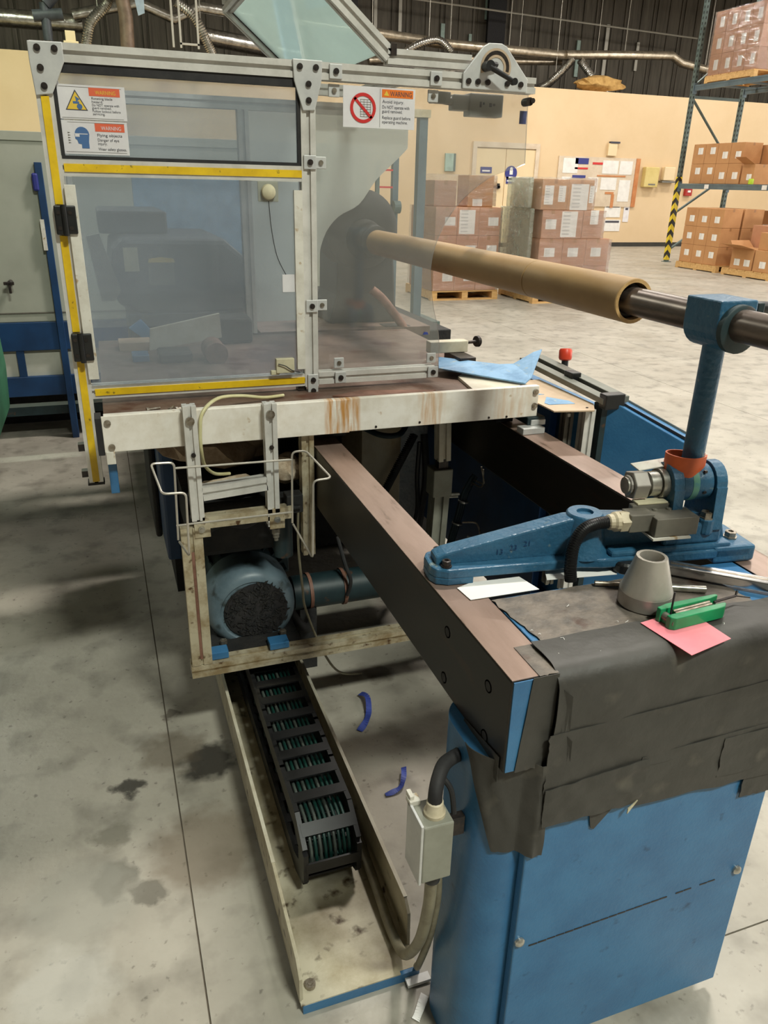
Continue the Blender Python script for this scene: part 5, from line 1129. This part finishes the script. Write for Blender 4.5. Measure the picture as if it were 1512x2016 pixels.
for k in range(24):
    a = 2 * PI * k / 24; c, s_ = math.cos(a), math.sin(a)
    fins.prism([(mcx + c * .135 - s_ * .003, 0, mcz - .012 + s_ * .135 + c * .003), (mcx + c * .152 - s_ * .002, 0, mcz - .012 + s_ * .152 + c * .002), (mcx + c * .152 + s_ * .002, 0, mcz - .012 + s_ * .152 - c * .002), (mcx + c * .135 + s_ * .003, 0, mcz - .012 + s_ * .135 - c * .003)], (0, 2.25, 0), (0, 2.7, 0))
part(mt, 'fin', fins, 'teal_dark', stuff=True)
part(mt, 'foot', MB().box(.22, .27, 2.25, 2.65, .33, .36).box(.40, .45, 2.25, 2.65, .33, .36), 'teal_dark', bevel=.003)
part(mt, 'terminal_box', MB().box(.44, .50, 2.3, 2.42, .42, .54), 'teal_dark', bevel=.004)
# gearbox tube, dark units and rags above the motor
gt = solo('gear_tube', MB().cyl((.52, 2.36, .30), (1.15, 2.36, .30), .062, 24), 'teal_dark', 'dark green oily tube running to the right of the motor', 'tube', smooth=True)
for x in (.575, .70): sub(gt, 'strap', MB().lathe((x, 2.36, .30), (1, 0, 0), [(0, .063), (0, .067), (.012, .067), (.012, .063)], 24), 'rust_lever', smooth=True)
sub(gt, 'cable_loop', MB().tube(curve_pts([(.705, 2.29, .30), (.715, 2.28, .36), (.70, 2.30, .42), (.69, 2.36, .50)]), .007, 8), 'rubber', smooth=True)
sub(gt, 'stand', MB().box(.54, .60, 2.32, 2.40, 0, .25).box(1.02, 1.08, 2.32, 2.40, 0, .25), 'black_dirty')
solo('black_hose', MB().tube(curve_pts([(.46, 2.2, .36), (.50, 2.14, .30), (.55, 2.2, .26), (.60, 2.4, .22), (.62, 2.6, .1)]), .016, 10), 'rubber', 'black hose looping down beside the motor', 'hose', smooth=True)
bc = thing('blower_unit', 'dark grimy blower unit above the motor behind the frame', 'blower', (.31, 2.3, .56))
part(bc, 'housing', MB().box(.17, .46, 2.12, 2.8, .60, .785), 'black_dirty', bevel=.02)
part(bc, 'hose', MB().tube(curve_pts([(.21, 2.1, .70), (.26, 2.06, .74), (.32, 2.06, .725), (.38, 2.08, .735), (.42, 2.12, .66)]), .014, 10), 'rubber', smooth=True)
part(bc, 'side_tank', MB().cyl((.445, 2.12, .36 + .22), (.445, 2.12, .76), .03, 16), 'teal_dark', smooth=True)
part(bc, 'tray_top', MB().box(.16, .50, 2.03, 2.8, .785, .80), 'black_dirty')
fl_ = solo('filter_bag', lump(.29, 2.34, .915, .19, .2, .085), 'filter_brown', 'crumpled brown filter bag stuffed under the white rail', 'filter', smooth=True)
solo('rag', lump(.455, 2.10, .872, .055, .05, .045), 'rag', 'bunched pale rag behind the right upright of the frame', 'rag', smooth=True)
solo('rag', lump(.30, 2.08, .842, .085, .03, .028), 'rag', 'flat pale rag lying behind the crossbars of the frame', 'rag', smooth=True)
solo('clear_hose', MB().tube(curve_pts([(.462, 2.13, 1.083), (.40, 2.10, 1.088), (.33, 2.07, 1.105), (.26, 2.02, 1.115), (.215, 1.985, 1.09), (.204, 1.975, 1.04), (.204, 1.98, .985), (.215, 2.02, .93), (.245, 2.06, .89), (.29, 2.09, .875)]), .0048, 10), 'hose_clear', 'thin yellowed clear hose arching over the white rail', 'hose', smooth=True)
solo('yellow_hose', MB().tube(curve_pts([(.475, 2.035, .78), (.472, 2.03, .64), (.484, 2.04, .50), (.50, 2.07, .40), (.56, 2.1, .22), (.63, 2.14, .09), (.74, 2.22, .005)]), .004, 8), 'hose_grey', 'thin brownish hose hanging from the frame down to the floor', 'hose', smooth=True)

# ================================================================== MACHINE: BODY BEHIND, UNDER THE TABLE
wbd = thing('winding_machine', 'dark blue machine body under the far end of the table', 'machine body', (.85, 4.0, 0))
part(wbd, 'cabinet', MB().box(.45, 1.50, 3.26, 4.9, .02, 1.04), 'black_dirty', bevel=.005)
part(wbd, 'side_cover', MB().box(.118, .17, 2.5, 3.25, .42, .96), 'blue_dark', bevel=.01)
part(wbd, 'side_cover', MB().box(.095, .118, 2.75, 3.25, .40, .96), 'black_dirty', bevel=.01)
part(wbd, 'inner_panel', MB().box(1.40, 1.43, 2.2, 3.25, .12, .98), 'blue_dark', bevel=.003)
part(wbd, 'front_skirt', MB().box(.16, .47, 2.86, 3.25, .10, .95), 'black_dirty')
part(wbd, 'leg', MB().box(.5, .56, 3.26, 3.32, 0, .02).box(1.4, 1.46, 3.26, 3.32, 0, .02), 'bolt_black')
cpn = part(wbd, 'cream_chute', MB().box(.955, 1.13, 2.9, 3.2, .28, 1.04), 'cream_panel', bevel=.004)
tb = [Vector((1.17, 2.84, .69)).lerp(Vector((1.03, 2.84, .42)), k / 34) for k in range(35)]
bt = MB().tube([tb[0], tb[-1]], .013, 8)
for p in tb[::1]: bt.box(p.x - .022, p.x - .010, p.y - .012, p.y + .012, p.z - .0015, p.z + .0025)
part(wbd, 'toothed_belt', bt, 'rubber')
part(wbd, 'chute_clamp', MB().tube(curve_pts([(.93, 2.88, .74), (1.0, 2.80, .715), (1.08, 2.79, .715), (1.15, 2.88, .74)]), .012, 10), 'teal_dark', smooth=True)
part(wbd, 'hose', MB().tube(curve_pts([(1.17, 2.75, .72), (1.165, 2.7, .55), (1.15, 2.7, .4), (1.15, 2.75, .2)]), .016, 8), 'rubber', smooth=True)
part(wbd, 'hose', MB().tube(curve_pts([(1.09, 2.6, .74), (1.085, 2.6, .6), (1.10, 2.62, .45), (1.09, 2.66, .3)]), .010, 8), 'black_plastic', smooth=True)
act = thing('lift_actuator', 'grey linear actuator standing between the beams under the table', 'actuator', (1.08, 2.4, .40))
part(act, 'rod_plate', MB().extr((1.098, 2.4, .735), (1.085, 2.4, 1.0), .046), 'cover_white')
part(act, 'collar', MB().box(1.055, 1.13, 2.37, 2.44, .60, .705), 'box_grey', bevel=.004)
part(act, 'neck', MB().box(1.078, 1.115, 2.385, 2.42, .70, .74), 'bolt_black')
part(act, 'barrel', MB().extr((1.085, 2.4, .395), (1.092, 2.4, .605), .058), 'box_grey')
part(act, 'base', MB().box(1.04, 1.125, 2.36, 2.46, .34, .395), 'box_grey', bevel=.003)
part(act, 'mount', MB().box(1.02, 1.13, 2.34, 2.5, 0, .34), 'black_dirty')
part(act, 'fitting', MB().cyl((1.13, 2.39, .60), (1.165, 2.38, .602), .006, 8).cyl((1.13, 2.39, .59), (1.16, 2.38, .592), .005, 8), 'zinc', smooth=True)
cb = thing('cable_bundle', 'dark green cable bundle with ties between the beams', 'cables', (1.2, 2.5, .3))
pth = curve_pts([(1.335, 2.6, .57), (1.30, 2.6, .50), (1.28, 2.6, .41), (1.255, 2.6, .31), (1.235, 2.6, .21), (1.22, 2.6, .10)])
for k in range(4):
    a = k * PI / 2; part(cb, 'cable', MB().tube([p + Vector((.009 * math.cos(a), .006, .009 * math.sin(a))) for p in pth], .009, 8), 'teal_dark', smooth=True)
for k in (8, 14): part(cb, 'tie', MB().lathe(pth[k], pth[k + 1] - pth[k], [(0, .020), (0, .022), (.006, .022), (.006, .020)], 14), 'zinc', smooth=True)
for q_, r_ in (([(1.33, 2.6, .56), (1.325, 2.5, .58), (1.31, 2.48, .62), (1.30, 2.48, .66)], .003), ([(1.32, 2.6, .55), (1.33, 2.52, .56), (1.32, 2.5, .64)], .003), ([(1.27, 2.55, .40), (1.32, 2.52, .40), (1.325, 2.5, .34), (1.28, 2.52, .35)], .004)):
    part(cb, 'loose_wire', MB().tube(curve_pts(q_), r_, 6), 'bolt_steel', smooth=True)

# winder head above the table, inside the guard
wd = thing('winding_drum', 'dark round winder head on a pillar behind the clear guard sheet', 'winder head', (1.07, 3.4, 1.08))
part(wd, 'drum', MB().lathe((1.055, 3.22, 1.47), (0, 1, 0), [(0, .05), (0, .13), (.02, .158), (.16, .165), (.17, .15)], 36), 'head_dark', smooth=True)
part(wd, 'chuck', MB().lathe((MX, 3.07, MZ), (0, 1, 0), [(0, .05), (.004, .062), (.08, .07), (.17, .085)], 28), 'head_dark', smooth=True)
part(wd, 'pillar', MB().prism([(.93, 0, 1.077), (1.25, 0, 1.077), (1.235, 0, 1.18), (1.22, 0, 1.42), (.97, 0, 1.42), (.965, 0, 1.2)], (0, 3.3, 0), (0, 3.6, 0)), 'head_dark', bevel=.01)
part(wd, 'lever', MB().tube(curve_pts([(1.09, 3.2, 1.232), (1.14, 3.19, 1.19), (1.22, 3.18, 1.09), (1.235, 3.18, 1.06)]), .019, 12), 'rust_lever', smooth=True)
part(wd, 'lever_foot', MB().box(1.14, 1.27, 3.17, 3.26, 1.0, 1.08), 'head_dark', bevel=.01)
part(wd, 'deck', MB().box(.60, 1.35, 3.16, 3.9, 1.04, 1.077), 'rust_table')
hs = thing('drive_hood', 'dark grey drive hood with cream and yellow labels seen through the hazy door', 'hood', (.3, 3.7, 1.05))
part(hs, 'shell', MB().prism([(.035, 0, 1.24), (.06, 0, 1.39), (.10, 0, 1.43), (.50, 0, 1.425), (.60, 0, 1.34), (.60, 0, 1.13), (.20, 0, 1.12), (.07, 0, 1.17)], (0, 3.34, 0), (0, 4.1, 0)), 'hood_dark', bevel=.02)
part(hs, 'label', MB().box(.10, .155, 3.335, 3.345, 1.305, 1.395), 'label_cream'); part(hs, 'label', MB().prism([(.19, 0, 1.338), (.195, 0, 1.352), (.24, 0, 1.358), (.29, 0, 1.352), (.295, 0, 1.338)], (0, 3.335, 0), (0, 3.345, 0)), 'ink_yellow'); part(hs, 'label', MB().box(.19, .29, 3.335, 3.345, 1.25, 1.335), 'switch_grey')
part(hs, 'hood_side', MB().prism([(-.03, 0, 1.44), (.018, 0, 1.45), (.075, 0, 1.24), (.05, 0, 1.2), (.0, 0, 1.2)], (0, 3.28, 0), (0, 3.32, 0)), 'switch_grey')
part(hs, 'added_blue_sheet', MB().box(.20, .74, 4.2, 4.24, 1.0, 1.72), 'blue_pale')  # added pale blue sheet behind the hood, bluish through the door
part(hs, 'upper_cover', MB().box(.02, .30, 3.6, 4.2, 1.43, 1.52), 'hood_dark', bevel=.01)
part(hs, 'angled_plate', MB().prism([(.138, 0, 1.095), (.146, 0, 1.168), (.386, 0, 1.214), (.390, 0, 1.130)], (0, 2.8, 0), (0, 2.82, 0)), 'cover_white')
part(hs, 'pedestal', MB().box(.1, .5, 3.3, 3.9, .9, 1.14), 'hood_dark')
part(hs, 'blue_arm', MB().prism([(.085, 0, 1.13), (.13, 0, 1.16), (.19, 0, 1.085), (.15, 0, 1.077)], (0, 3.05, 0), (0, 3.08, 0)), 'blue')
part(hs, 'roller', MB().cyl((.345, 2.62, 1.108), (.345, 2.74, 1.108), .038, 24), 'rust_lever', smooth=True)
part(hs, 'low_block', MB().box(.04, .15, 2.9, 3.0, 1.077, 1.105), 'tan_sheet')
part(hs, 'low_block', MB().box(.16, .27, 2.66, 2.78, 1.077, 1.11), 'head_dark', bevel=.008); part(hs, 'low_block', MB().box(.41, .53, 2.95, 3.1, 1.077, 1.17), 'head_dark', bevel=.012); part(hs, 'low_block', MB().box(.075, .13, 2.70, 2.78, 1.077, 1.10), 'blue', bevel=.003)

# clamp block, blue bracket and side housing right of the table
t = thing('clamp_block', 'white clamp block with a round black knob at the right end of the table', 'clamp', (1.12, 2.45, 1.086))
part(t, 'block', MB().box(1.03, 1.172, 2.40, 2.44, 1.121, 1.160), 'cover_white', bevel=.003)
part(t, 'foot', MB().box(1.10, 1.16, 2.31, 2.44, 1.0765, 1.121), 'bolt_black', bevel=.002)
part(t, 'spindle', MB().cyl((1.172, 2.42, 1.150), (1.212, 2.42, 1.152), .0055, 10), 'bolt_black', smooth=True)
part(t, 'knob', MB().lathe((1.208, 2.42, 1.152), (1, .25, 0), [(0, .010), (.002, .0185), (.012, .0195), (.016, .016), (.017, .001)], 24), 'bolt_black', smooth=True)
part(t, 'pointer', MB().box(1.14, 1.20, 2.31, 2.33, 1.0765, 1.082), 'plate')
bb = MB(); V = [(1.06, 2.40, 1.106), (1.004, 2.262, 1.1), (1.20, 2.045, 1.0905), (1.235, 2.07, 1.100), (1.342, 2.2, 1.158), (1.31, 2.2, 1.150), (1.235, 2.19, 1.118), (1.20, 2.22, 1.112)]
bb.prism(V, (0, 0, 0), (0, 0, .004))
solo('bent_bracket', bb, 'blue_pale', 'bent pale blue metal strip lying on the cream cover plate', 'bracket')
sh = thing('side_housing', 'blue machine side housing with a grey slotted track at the right of the beams', 'housing', (1.44, 2.0, 0))
HA = Vector((1.415, 1.915, 0)); HB = Vector((1.575, 1.735, 0)); hn_ = Vector((.747, .664, 0))
part(sh, 'panel', MB().prism([HA + Vector((0, 0, .25)), HA + Vector((0, 0, 1.045)), HA.lerp(HB, .12) + Vector((0, 0, 1.052)), HB + Vector((0, 0, .965)), HB + Vector((0, 0, .25))], (0, 0, 0), hn_ * .02), 'blue', bevel=.003)
part(sh, 'panel_edge', MB().box(1.398, 1.418, 1.912, 1.955, .25, 1.045), 'teal_dark')
part(sh, 'panel_top', MB().prism([HA.lerp(HB, .1) + Vector((0, 0, 1.058)), HB + Vector((0, 0, .972)), HB + Vector((0, 0, .960)), HA.lerp(HB, .1) + Vector((0, 0, 1.046))], hn_ * .022, hn_ * .06), 'blue', bevel=.002)
part(sh, 'seam_strip', MB().prism([HA.lerp(HB, .1) + Vector((0, 0, 1.061)), HB + Vector((0, 0, .975)), HB + Vector((0, 0, .968)), HA.lerp(HB, .1) + Vector((0, 0, 1.054))], hn_ * .0202, hn_ * .0222), 'rubber')
part(sh, 'edge_trim', MB().prism([HA.lerp(HB, .1) + Vector((0, 0, 1.064)), HB + Vector((0, 0, .978)), HB + Vector((0, 0, .966)), HA.lerp(HB, .1) + Vector((0, 0, 1.052))], hn_ * .061, hn_ * .066), 'track_grey')
part(sh, 'side_wall', MB().box(1.46, 1.5, 1.98, 2.6, .25, 1.0), 'blue')
part(sh, 'track_rail', MB().prism([(0, 2.42, 1.088), (0, 1.9, 1.068), (0, 1.9, 1.05), (0, 2.42, 1.07)], (1.388, 0, 0), (1.424, 0, 0)), 'track_grey', bevel=.002)
part(sh, 'track_rail', MB().prism([(0, 2.42, 1.094), (0, 1.9, 1.072), (0, 1.9, 1.052), (0, 2.42, 1.072)], (1.442, 0, 0), (1.482, 0, 0)), 'track_grey', bevel=.002)
part(sh, 'track_slot', MB().prism([(0, 2.42, 1.078), (0, 1.9, 1.058), (0, 1.9, 1.04), (0, 2.42, 1.06)], (1.424, 0, 0), (1.442, 0, 0)), 'rubber')
part(sh, 'track_bracket', MB().box(1.416, 1.452, 2.12, 2.17, 1.062, 1.096), 'black_plastic', bevel=.004); part(sh, 'track_bracket', MB().box(1.39, 1.46, 1.888, 1.925, 1.035, 1.082), 'black_plastic', bevel=.004)
part(sh, 'slotted_post', MB().extr((1.366, 1.94, .4), (1.366, 1.94, 1.03), .036), 'alu')
part(sh, 'slotted_post', MB().extr((1.335, 2.0, .4), (1.335, 2.0, 1.03), .03), 'switch_grey')
part(sh, 'post_tag', MB().box(1.325, 1.334, 1.98, 1.985, .995, 1.005), 'paper')
part(sh, 'plinth', MB().box(1.43, 1.5, 1.9, 2.6, 0, .25), 'blue_dark')
rk = solo('red_knob', MB().lathe((1.50, 2.30, 1.094), (.1, .25, 1), [(0, .010), (.004, .020), (.01, .0225), (.036, .0225), (.042, .019), (.043, .001)], 24), 'red_knob', 'red round knob on top of the grey track', 'knob', smooth=True)
sub(rk, 'stem', MB().cyl((1.495, 2.29, 1.04), (1.50, 2.30, 1.096), .012, 12), 'black_plastic', smooth=True)

# ================================================================== FLOOR LEVEL: TRAY, CHAIN, JUNCTION BOX
tr = thing('cable_tray', 'cream metal trough on the floor holding the black cable chain', 'trough', (.37, 1.9, 0))
part(tr, 'base', MB().box(.236, .503, 1.085, 2.75, .018, .026), 'tray_cream')
part(tr, 'left_wall', MB().prism([(0, 1.09, .018), (0, 2.75, .018), (0, 2.75, .145), (0, 1.36, .145), (0, 1.12, .118), (0, 1.09, .09)], (.232, 0, 0), (.240, 0, 0)), 'tray_cream', bevel=.001)
part(tr, 'right_wall', MB().prism([(0, 1.14, .018), (0, 2.75, .018), (0, 2.75, .145), (0, 1.17, .145), (0, 1.145, .12)], (.499, 0, 0), (.507, 0, 0)), 'tray_cream', bevel=.001)
part(tr, 'wall_edge', MB().box(.2315, .2405, 1.36, 2.75, .145, .147).box(.4985, .5075, 1.17, 2.75, .145, .147), 'cover_white')
part(tr, 'front_lip', MB().box(.236, .505, 1.075, 1.085, 0, .026), 'blue', bevel=.001)
part(tr, 'lip_edge', MB().box(.232, .46, 1.0755, 1.086, .026, .029), 'tray_cream')
part(tr, 'white_strip', MB().box(.47, .525, 1.055, 1.075, .004, .012), 'paper')
part(tr, 'bolt', bolt(MB(), (.262, 1.115, .0265), (0, 0, 1), .012, .010, 12), 'bolt_steel')
part(tr, 'runner', MB().box(.24, .26, 1.1, 2.75, 0, .018).box(.48, .50, 1.1, 2.75, 0, .018), 'black_dirty')
part(tr, 'shadow_film', MB().prism([(.242, 1.14, 0), (.262, 1.13, 0), (.30, 1.15, 0), (.335, 1.20, 0), (.352, 1.28, 0), (.36, 1.4, 0), (.242, 1.5, 0)], (0, 0, .0262), (0, 0, .0266)), 'tray_cream')  # thin sheet in the outline of the chain's shadow, coloured like the trough
ch = thing('cable_chain', 'black plastic cable chain with green cables looping in the cream trough', 'cable chain', (.395, 1.9, .03))
CX_, hw = .376, .067
R_ = .074; yc = 1.42; zl = .058; zu = zl + 2 * R_
pathc = [Vector((0, 2.7 - k * .02, zu + .02 * max(0, 1 - abs(k * .02 - .2) / 1.0))) for k in range(int((2.7 - yc) / .02))]
pathc += [Vector((0, yc - R_ * math.sin(a), zl + R_ + R_ * math.cos(a))) for a in [PI * k / 16 for k in range(17)]]
pathc += [Vector((0, yc + k * .02, zl)) for k in range(1, int((2.7 - yc) / .02))]
# resample at the link pitch
pitch = .08; pts = [pathc[0]]; acc = 0
for i in range(1, len(pathc)):
    a, b = pathc[i - 1], pathc[i]; d_ = (b - a).length
    while acc + d_ >= pitch:
        t_ = (pitch - acc) / d_; a = a.lerp(b, t_); d_ = (b - a).length; acc = 0; pts.append(a.copy())
    acc += d_
lk = MB()
for sx in (-1, 1): lk.box(sx * hw - .006, sx * hw + .006, -.045, .045, -.027, .027)
lk.box(-hw, hw, -.016, .016, .023, .028).box(-hw, hw, -.016, .016, -.028, -.023)
lme = mesh_of('link', lk, 'chain_plastic')
for i in range(len(pts) - 1):
    m_ = (pts[i] + pts[i + 1]) / 2; d_ = (pts[i + 1] - pts[i]).normalized()
    o = link(bpy.data.objects.new('link', lme)); o.parent = ch
    o.location = Vector((CX_, m_.y, m_.z)) - Vector(ch.location)
    ang = math.atan2(d_.z, d_.y); o.rotation_euler = (ang, 0, 0)
for k in range(9):
    x = CX_ - .048 + k * .012
    part(ch, 'cable', MB().tube([Vector((x, p.y, p.z)) for p in pathc[::2]], .0042, 7), ['cable_grey', 'cable_green', 'cable_grey', 'cable_green', 'cable_green', 'cable_grey', 'cable_green', 'cable_green', 'cable_green'][k], smooth=True)
jb = thing('junction_box', 'grey junction box with cable glands on the left side of the pedestal', 'junction box', (.44, .9, .56))
part(jb, 'box', MB().box(.403, .458, .872, .935, .547, .672), 'box_grey', bevel=.003)
part(jb, 'lid', MB().box(.398, .403, .872, .937, .545, .677), 'plate', bevel=.001)
part(jb, 'bracket', MB().box(.458, .500, .915, .93, .59, .63), 'bolt_black')
part(jb, 'latch', MB().box(.398, .418, .925, .945, .672, .682).box(.40, .408, .93, .95, .668, .689), 'white_plate', bevel=.001)
part(jb, 'gland', MB().lathe((.433, .90, .672), (0, 0, 1), [(0, .019), (.006, .019), (.010, .0155), (.026, .0145), (.028, .012)], 18), 'gland', smooth=True)
part(jb, 'top_cable', MB().tube(curve_pts([(.433, .90, .695), (.434, .903, .711), (.445, .918, .728), (.466, .94, .736), (.50, .958, .732)]), .0125, 12), 'rubber', smooth=True)
part(jb, 'side_cable', MB().tube(curve_pts([(.456, .925, .722), (.468, .912, .70), (.470, .90, .66)]), .005, 8), 'rubber', smooth=True)
part(jb, 'lower_gland', MB().lathe((.435, .90, .547), (0, 0, -1), [(0, .018), (.01, .017), (.012, .013), (.02, .016), (.028, .015)], 18), 'black_plastic', smooth=True)
solo('grey_hose', MB().tube(curve_pts([(.435, .90, .52), (.440, .915, .43), (.452, .97, .27), (.466, 1.06, .11), (.472, 1.12, .052), (.472, 1.19, .045), (.476, 1.32, .055), (.482, 1.6, .06), (.484, 2.1, .06), (.484, 2.6, .06)]), .0115, 12), 'hose_grey', 'grey hose dropping from the junction box into the trough', 'hose', smooth=True)
solo('grey_hose', MB().tube(curve_pts([(.466, .94, .50), (.474, .95, .40), (.482, .99, .24), (.49, 1.05, .08), (.50, 1.08, .032)]), .008, 10), 'hose_grey', 'thin second hose beside the grey hose against the pedestal', 'hose', smooth=True)
# scraps on the floor
def scrap(pts, w, seed):
    P = curve_pts(pts, 5); mb = MB(); n = len(P)
    for i in range(n - 1):
        t_ = (P[i + 1] - P[i]).normalized(); s_ = Vector((-t_.y, t_.x, .35 * math.sin(i * .6 + seed))) * w
        mb.add([P[i] - s_, P[i] + s_, P[i + 1] + s_, P[i + 1] - s_, P[i] - s_ + Vector((0, 0, .001)), P[i] + s_ + Vector((0, 0, .001)), P[i + 1] + s_ + Vector((0, 0, .001)), P[i + 1] - s_ + Vector((0, 0, .001))], [(0, 3, 2, 1), (4, 5, 6, 7), (0, 1, 5, 4), (1, 2, 6, 5), (2, 3, 7, 6), (3, 0, 4, 7)])
    return mb
solo('paper_scrap', scrap([(.46, .985, .003), (.475, 1.0, .006), (.50, 1.03, .004)], .009, 3), 'paper', 'small white paper scrap on the floor beside the pedestal foot', 'scrap')
solo('tape_scrap', scrap([(.695, 2.10, .012), (.705, 2.05, .03), (.69, 1.99, .014), (.665, 1.95, .008), (.635, 1.92, .004)], .010, 1), 'blue_tape', 'curled blue tape scrap on the floor, farther from the pedestal', 'tape scrap', 'blue tape scraps on the floor')
solo('tape_scrap', scrap([(.705, 1.70, .02), (.69, 1.66, .026), (.672, 1.635, .012), (.645, 1.625, .008), (.62, 1.625, .004)], .008, 2), 'blue_tape', 'curled blue tape scrap on the floor, nearer the pedestal', 'tape scrap', 'blue tape scraps on the floor')

# ================================================================== LEFT: CABINET AND BIN
cab = thing('electrical_cabinet', 'large pale grey cabinet on a blue steel base behind the guard', 'cabinet', (.3, 5.9, 0))
part(cab, 'body', MB().box(-2.2, 1.82, 5.47, 6.3, .78, 1.885), 'cabinet_grey', bevel=.006)
part(cab, 'top_band', MB().box(-2.2, 1.82, 5.462, 5.47, 1.835, 1.885), 'cabinet_grey', bevel=.002)
part(cab, 'lower_seam', MB().box(-2.2, 1.82, 5.464, 5.47, .835, .842), 'switch_grey')
hn = part(cab, 'handle', MB().cyl((-.525, 5.47, 1.03), (-.525, 5.40, 1.03), .016, 10).box(-.56, -.50, 5.39, 5.405, 1.02, 1.04).box(-.535, -.52, 5.39, 5.405, .97, 1.03), 'bolt_black', bevel=.003)
part(cab, 'base_rail', MB().box(-2.2, 1.82, 5.46, 5.54, .60, .78), 'blue_dark', bevel=.003); part(cab, 'base_rail', MB().box(-2.2, 1.82, 5.46, 5.54, .30, .43), 'blue_dark', bevel=.003)
for x in (-.56, -1.6, .7): part(cab, 'base_strut', MB().box(x, x + .045, 5.465, 5.53, .43, .60), 'blue_dark')
part(cab, 'inner_panel', MB().box(-2.2, 1.82, 5.49, 5.50, .43, .60), 'cabinet_gap')
part(cab, 'leg', MB().box(-.292, -.25, 5.44, 5.52, 0, 1.72), 'blue_dark', bevel=.003); part(cab, 'leg', MB().box(1.74, 1.82, 5.5, 5.6, 0, .3), 'blue'); part(cab, 'leg', MB().box(-2.2, -2.12, 5.5, 5.6, 0, .3), 'blue')
part(cab, 'leg_knob', MB().box(-.315, -.28, 5.43, 5.47, 1.56, 1.66), 'ink_navy', bevel=.01); part(cab, 'leg_tag', MB().box(-.303, -.28, 5.43, 5.47, 1.22, 1.40), 'white_plate')
part(cab, 'toe_rail', MB().box(-2.2, 1.82, 5.50, 5.60, .16, .22), 'teal_dark')
part(cab, 'plinth', MB().box(-2.2, 1.82, 5.9, 6.3, 0, .40), 'black_dirty')
bn = thing('green_bin', 'green rounded bin at the far left edge of the picture', 'bin', (-.9, 4.2, 0))
part(bn, 'body', MB().prism([(-1.3, 0, .30), (-.66, 0, .30), (-.60, 0, .38), (-.545, 0, .47), (-.53, 0, .70), (-.54, 0, .95), (-.56, 0, 1.05), (-1.3, 0, 1.05)], (0, 3.9, 0), (0, 4.6, 0)), 'green_bin', bevel=.02)
part(bn, 'foot', MB().cyl((-.72, 4.0, 0), (-.72, 4.0, .30), .03, 12).cyl((-1.2, 4.0, 0), (-1.2, 4.0, .30), .03, 12).cyl((-.72, 4.5, 0), (-.72, 4.5, .30), .03, 12).cyl((-1.2, 4.5, 0), (-1.2, 4.5, .30), .03, 12), 'bolt_black')
part(bn, 'rim', MB().box(-1.31, -.555, 3.89, 4.61, 1.05, 1.075), 'green_bin', bevel=.008)
# grey lifting frame seen through the guard sheet
st = thing('post_stand', 'pale grey post frame with a crossbar seen through the clear sheet', 'frame', (3.5, 9, 0))
part(st, 'post', MB().box(3.60, 3.70, 8.98, 9.08, 0, 2.38), 'rack_beam'); part(st, 'crossbar', MB().box(3.45, 3.72, 8.95, 9.1, 2.34, 2.42), 'label_cream')
part(st, 'post', MB().box(3.30, 3.37, 9.0, 9.07, 0, 1.92), 'rack_beam'); part(st, 'post', MB().box(3.10, 3.14, 9.0, 9.05, 0, 1.88), 'rack_green')
for z in (1.60, 1.78, 1.86): part(st, 'red_bar', MB().box(3.14, 3.30, 9.0, 9.03, z, z + .02), 'ink_red')
part(st, 'wheel', MB().cyl((3.30, 8.97, 1.40), (3.38, 8.97, 1.40), .07, 16), 'rack_green'); part(st, 'base', MB().box(3.0, 3.8, 8.6, 9.2, .04, .14), 'rack_green')
for x in (3.1, 3.7): part(st, 'caster', MB().cyl((x - .03, 8.7, .04), (x + .03, 8.7, .04), .04, 14), 'rubber')
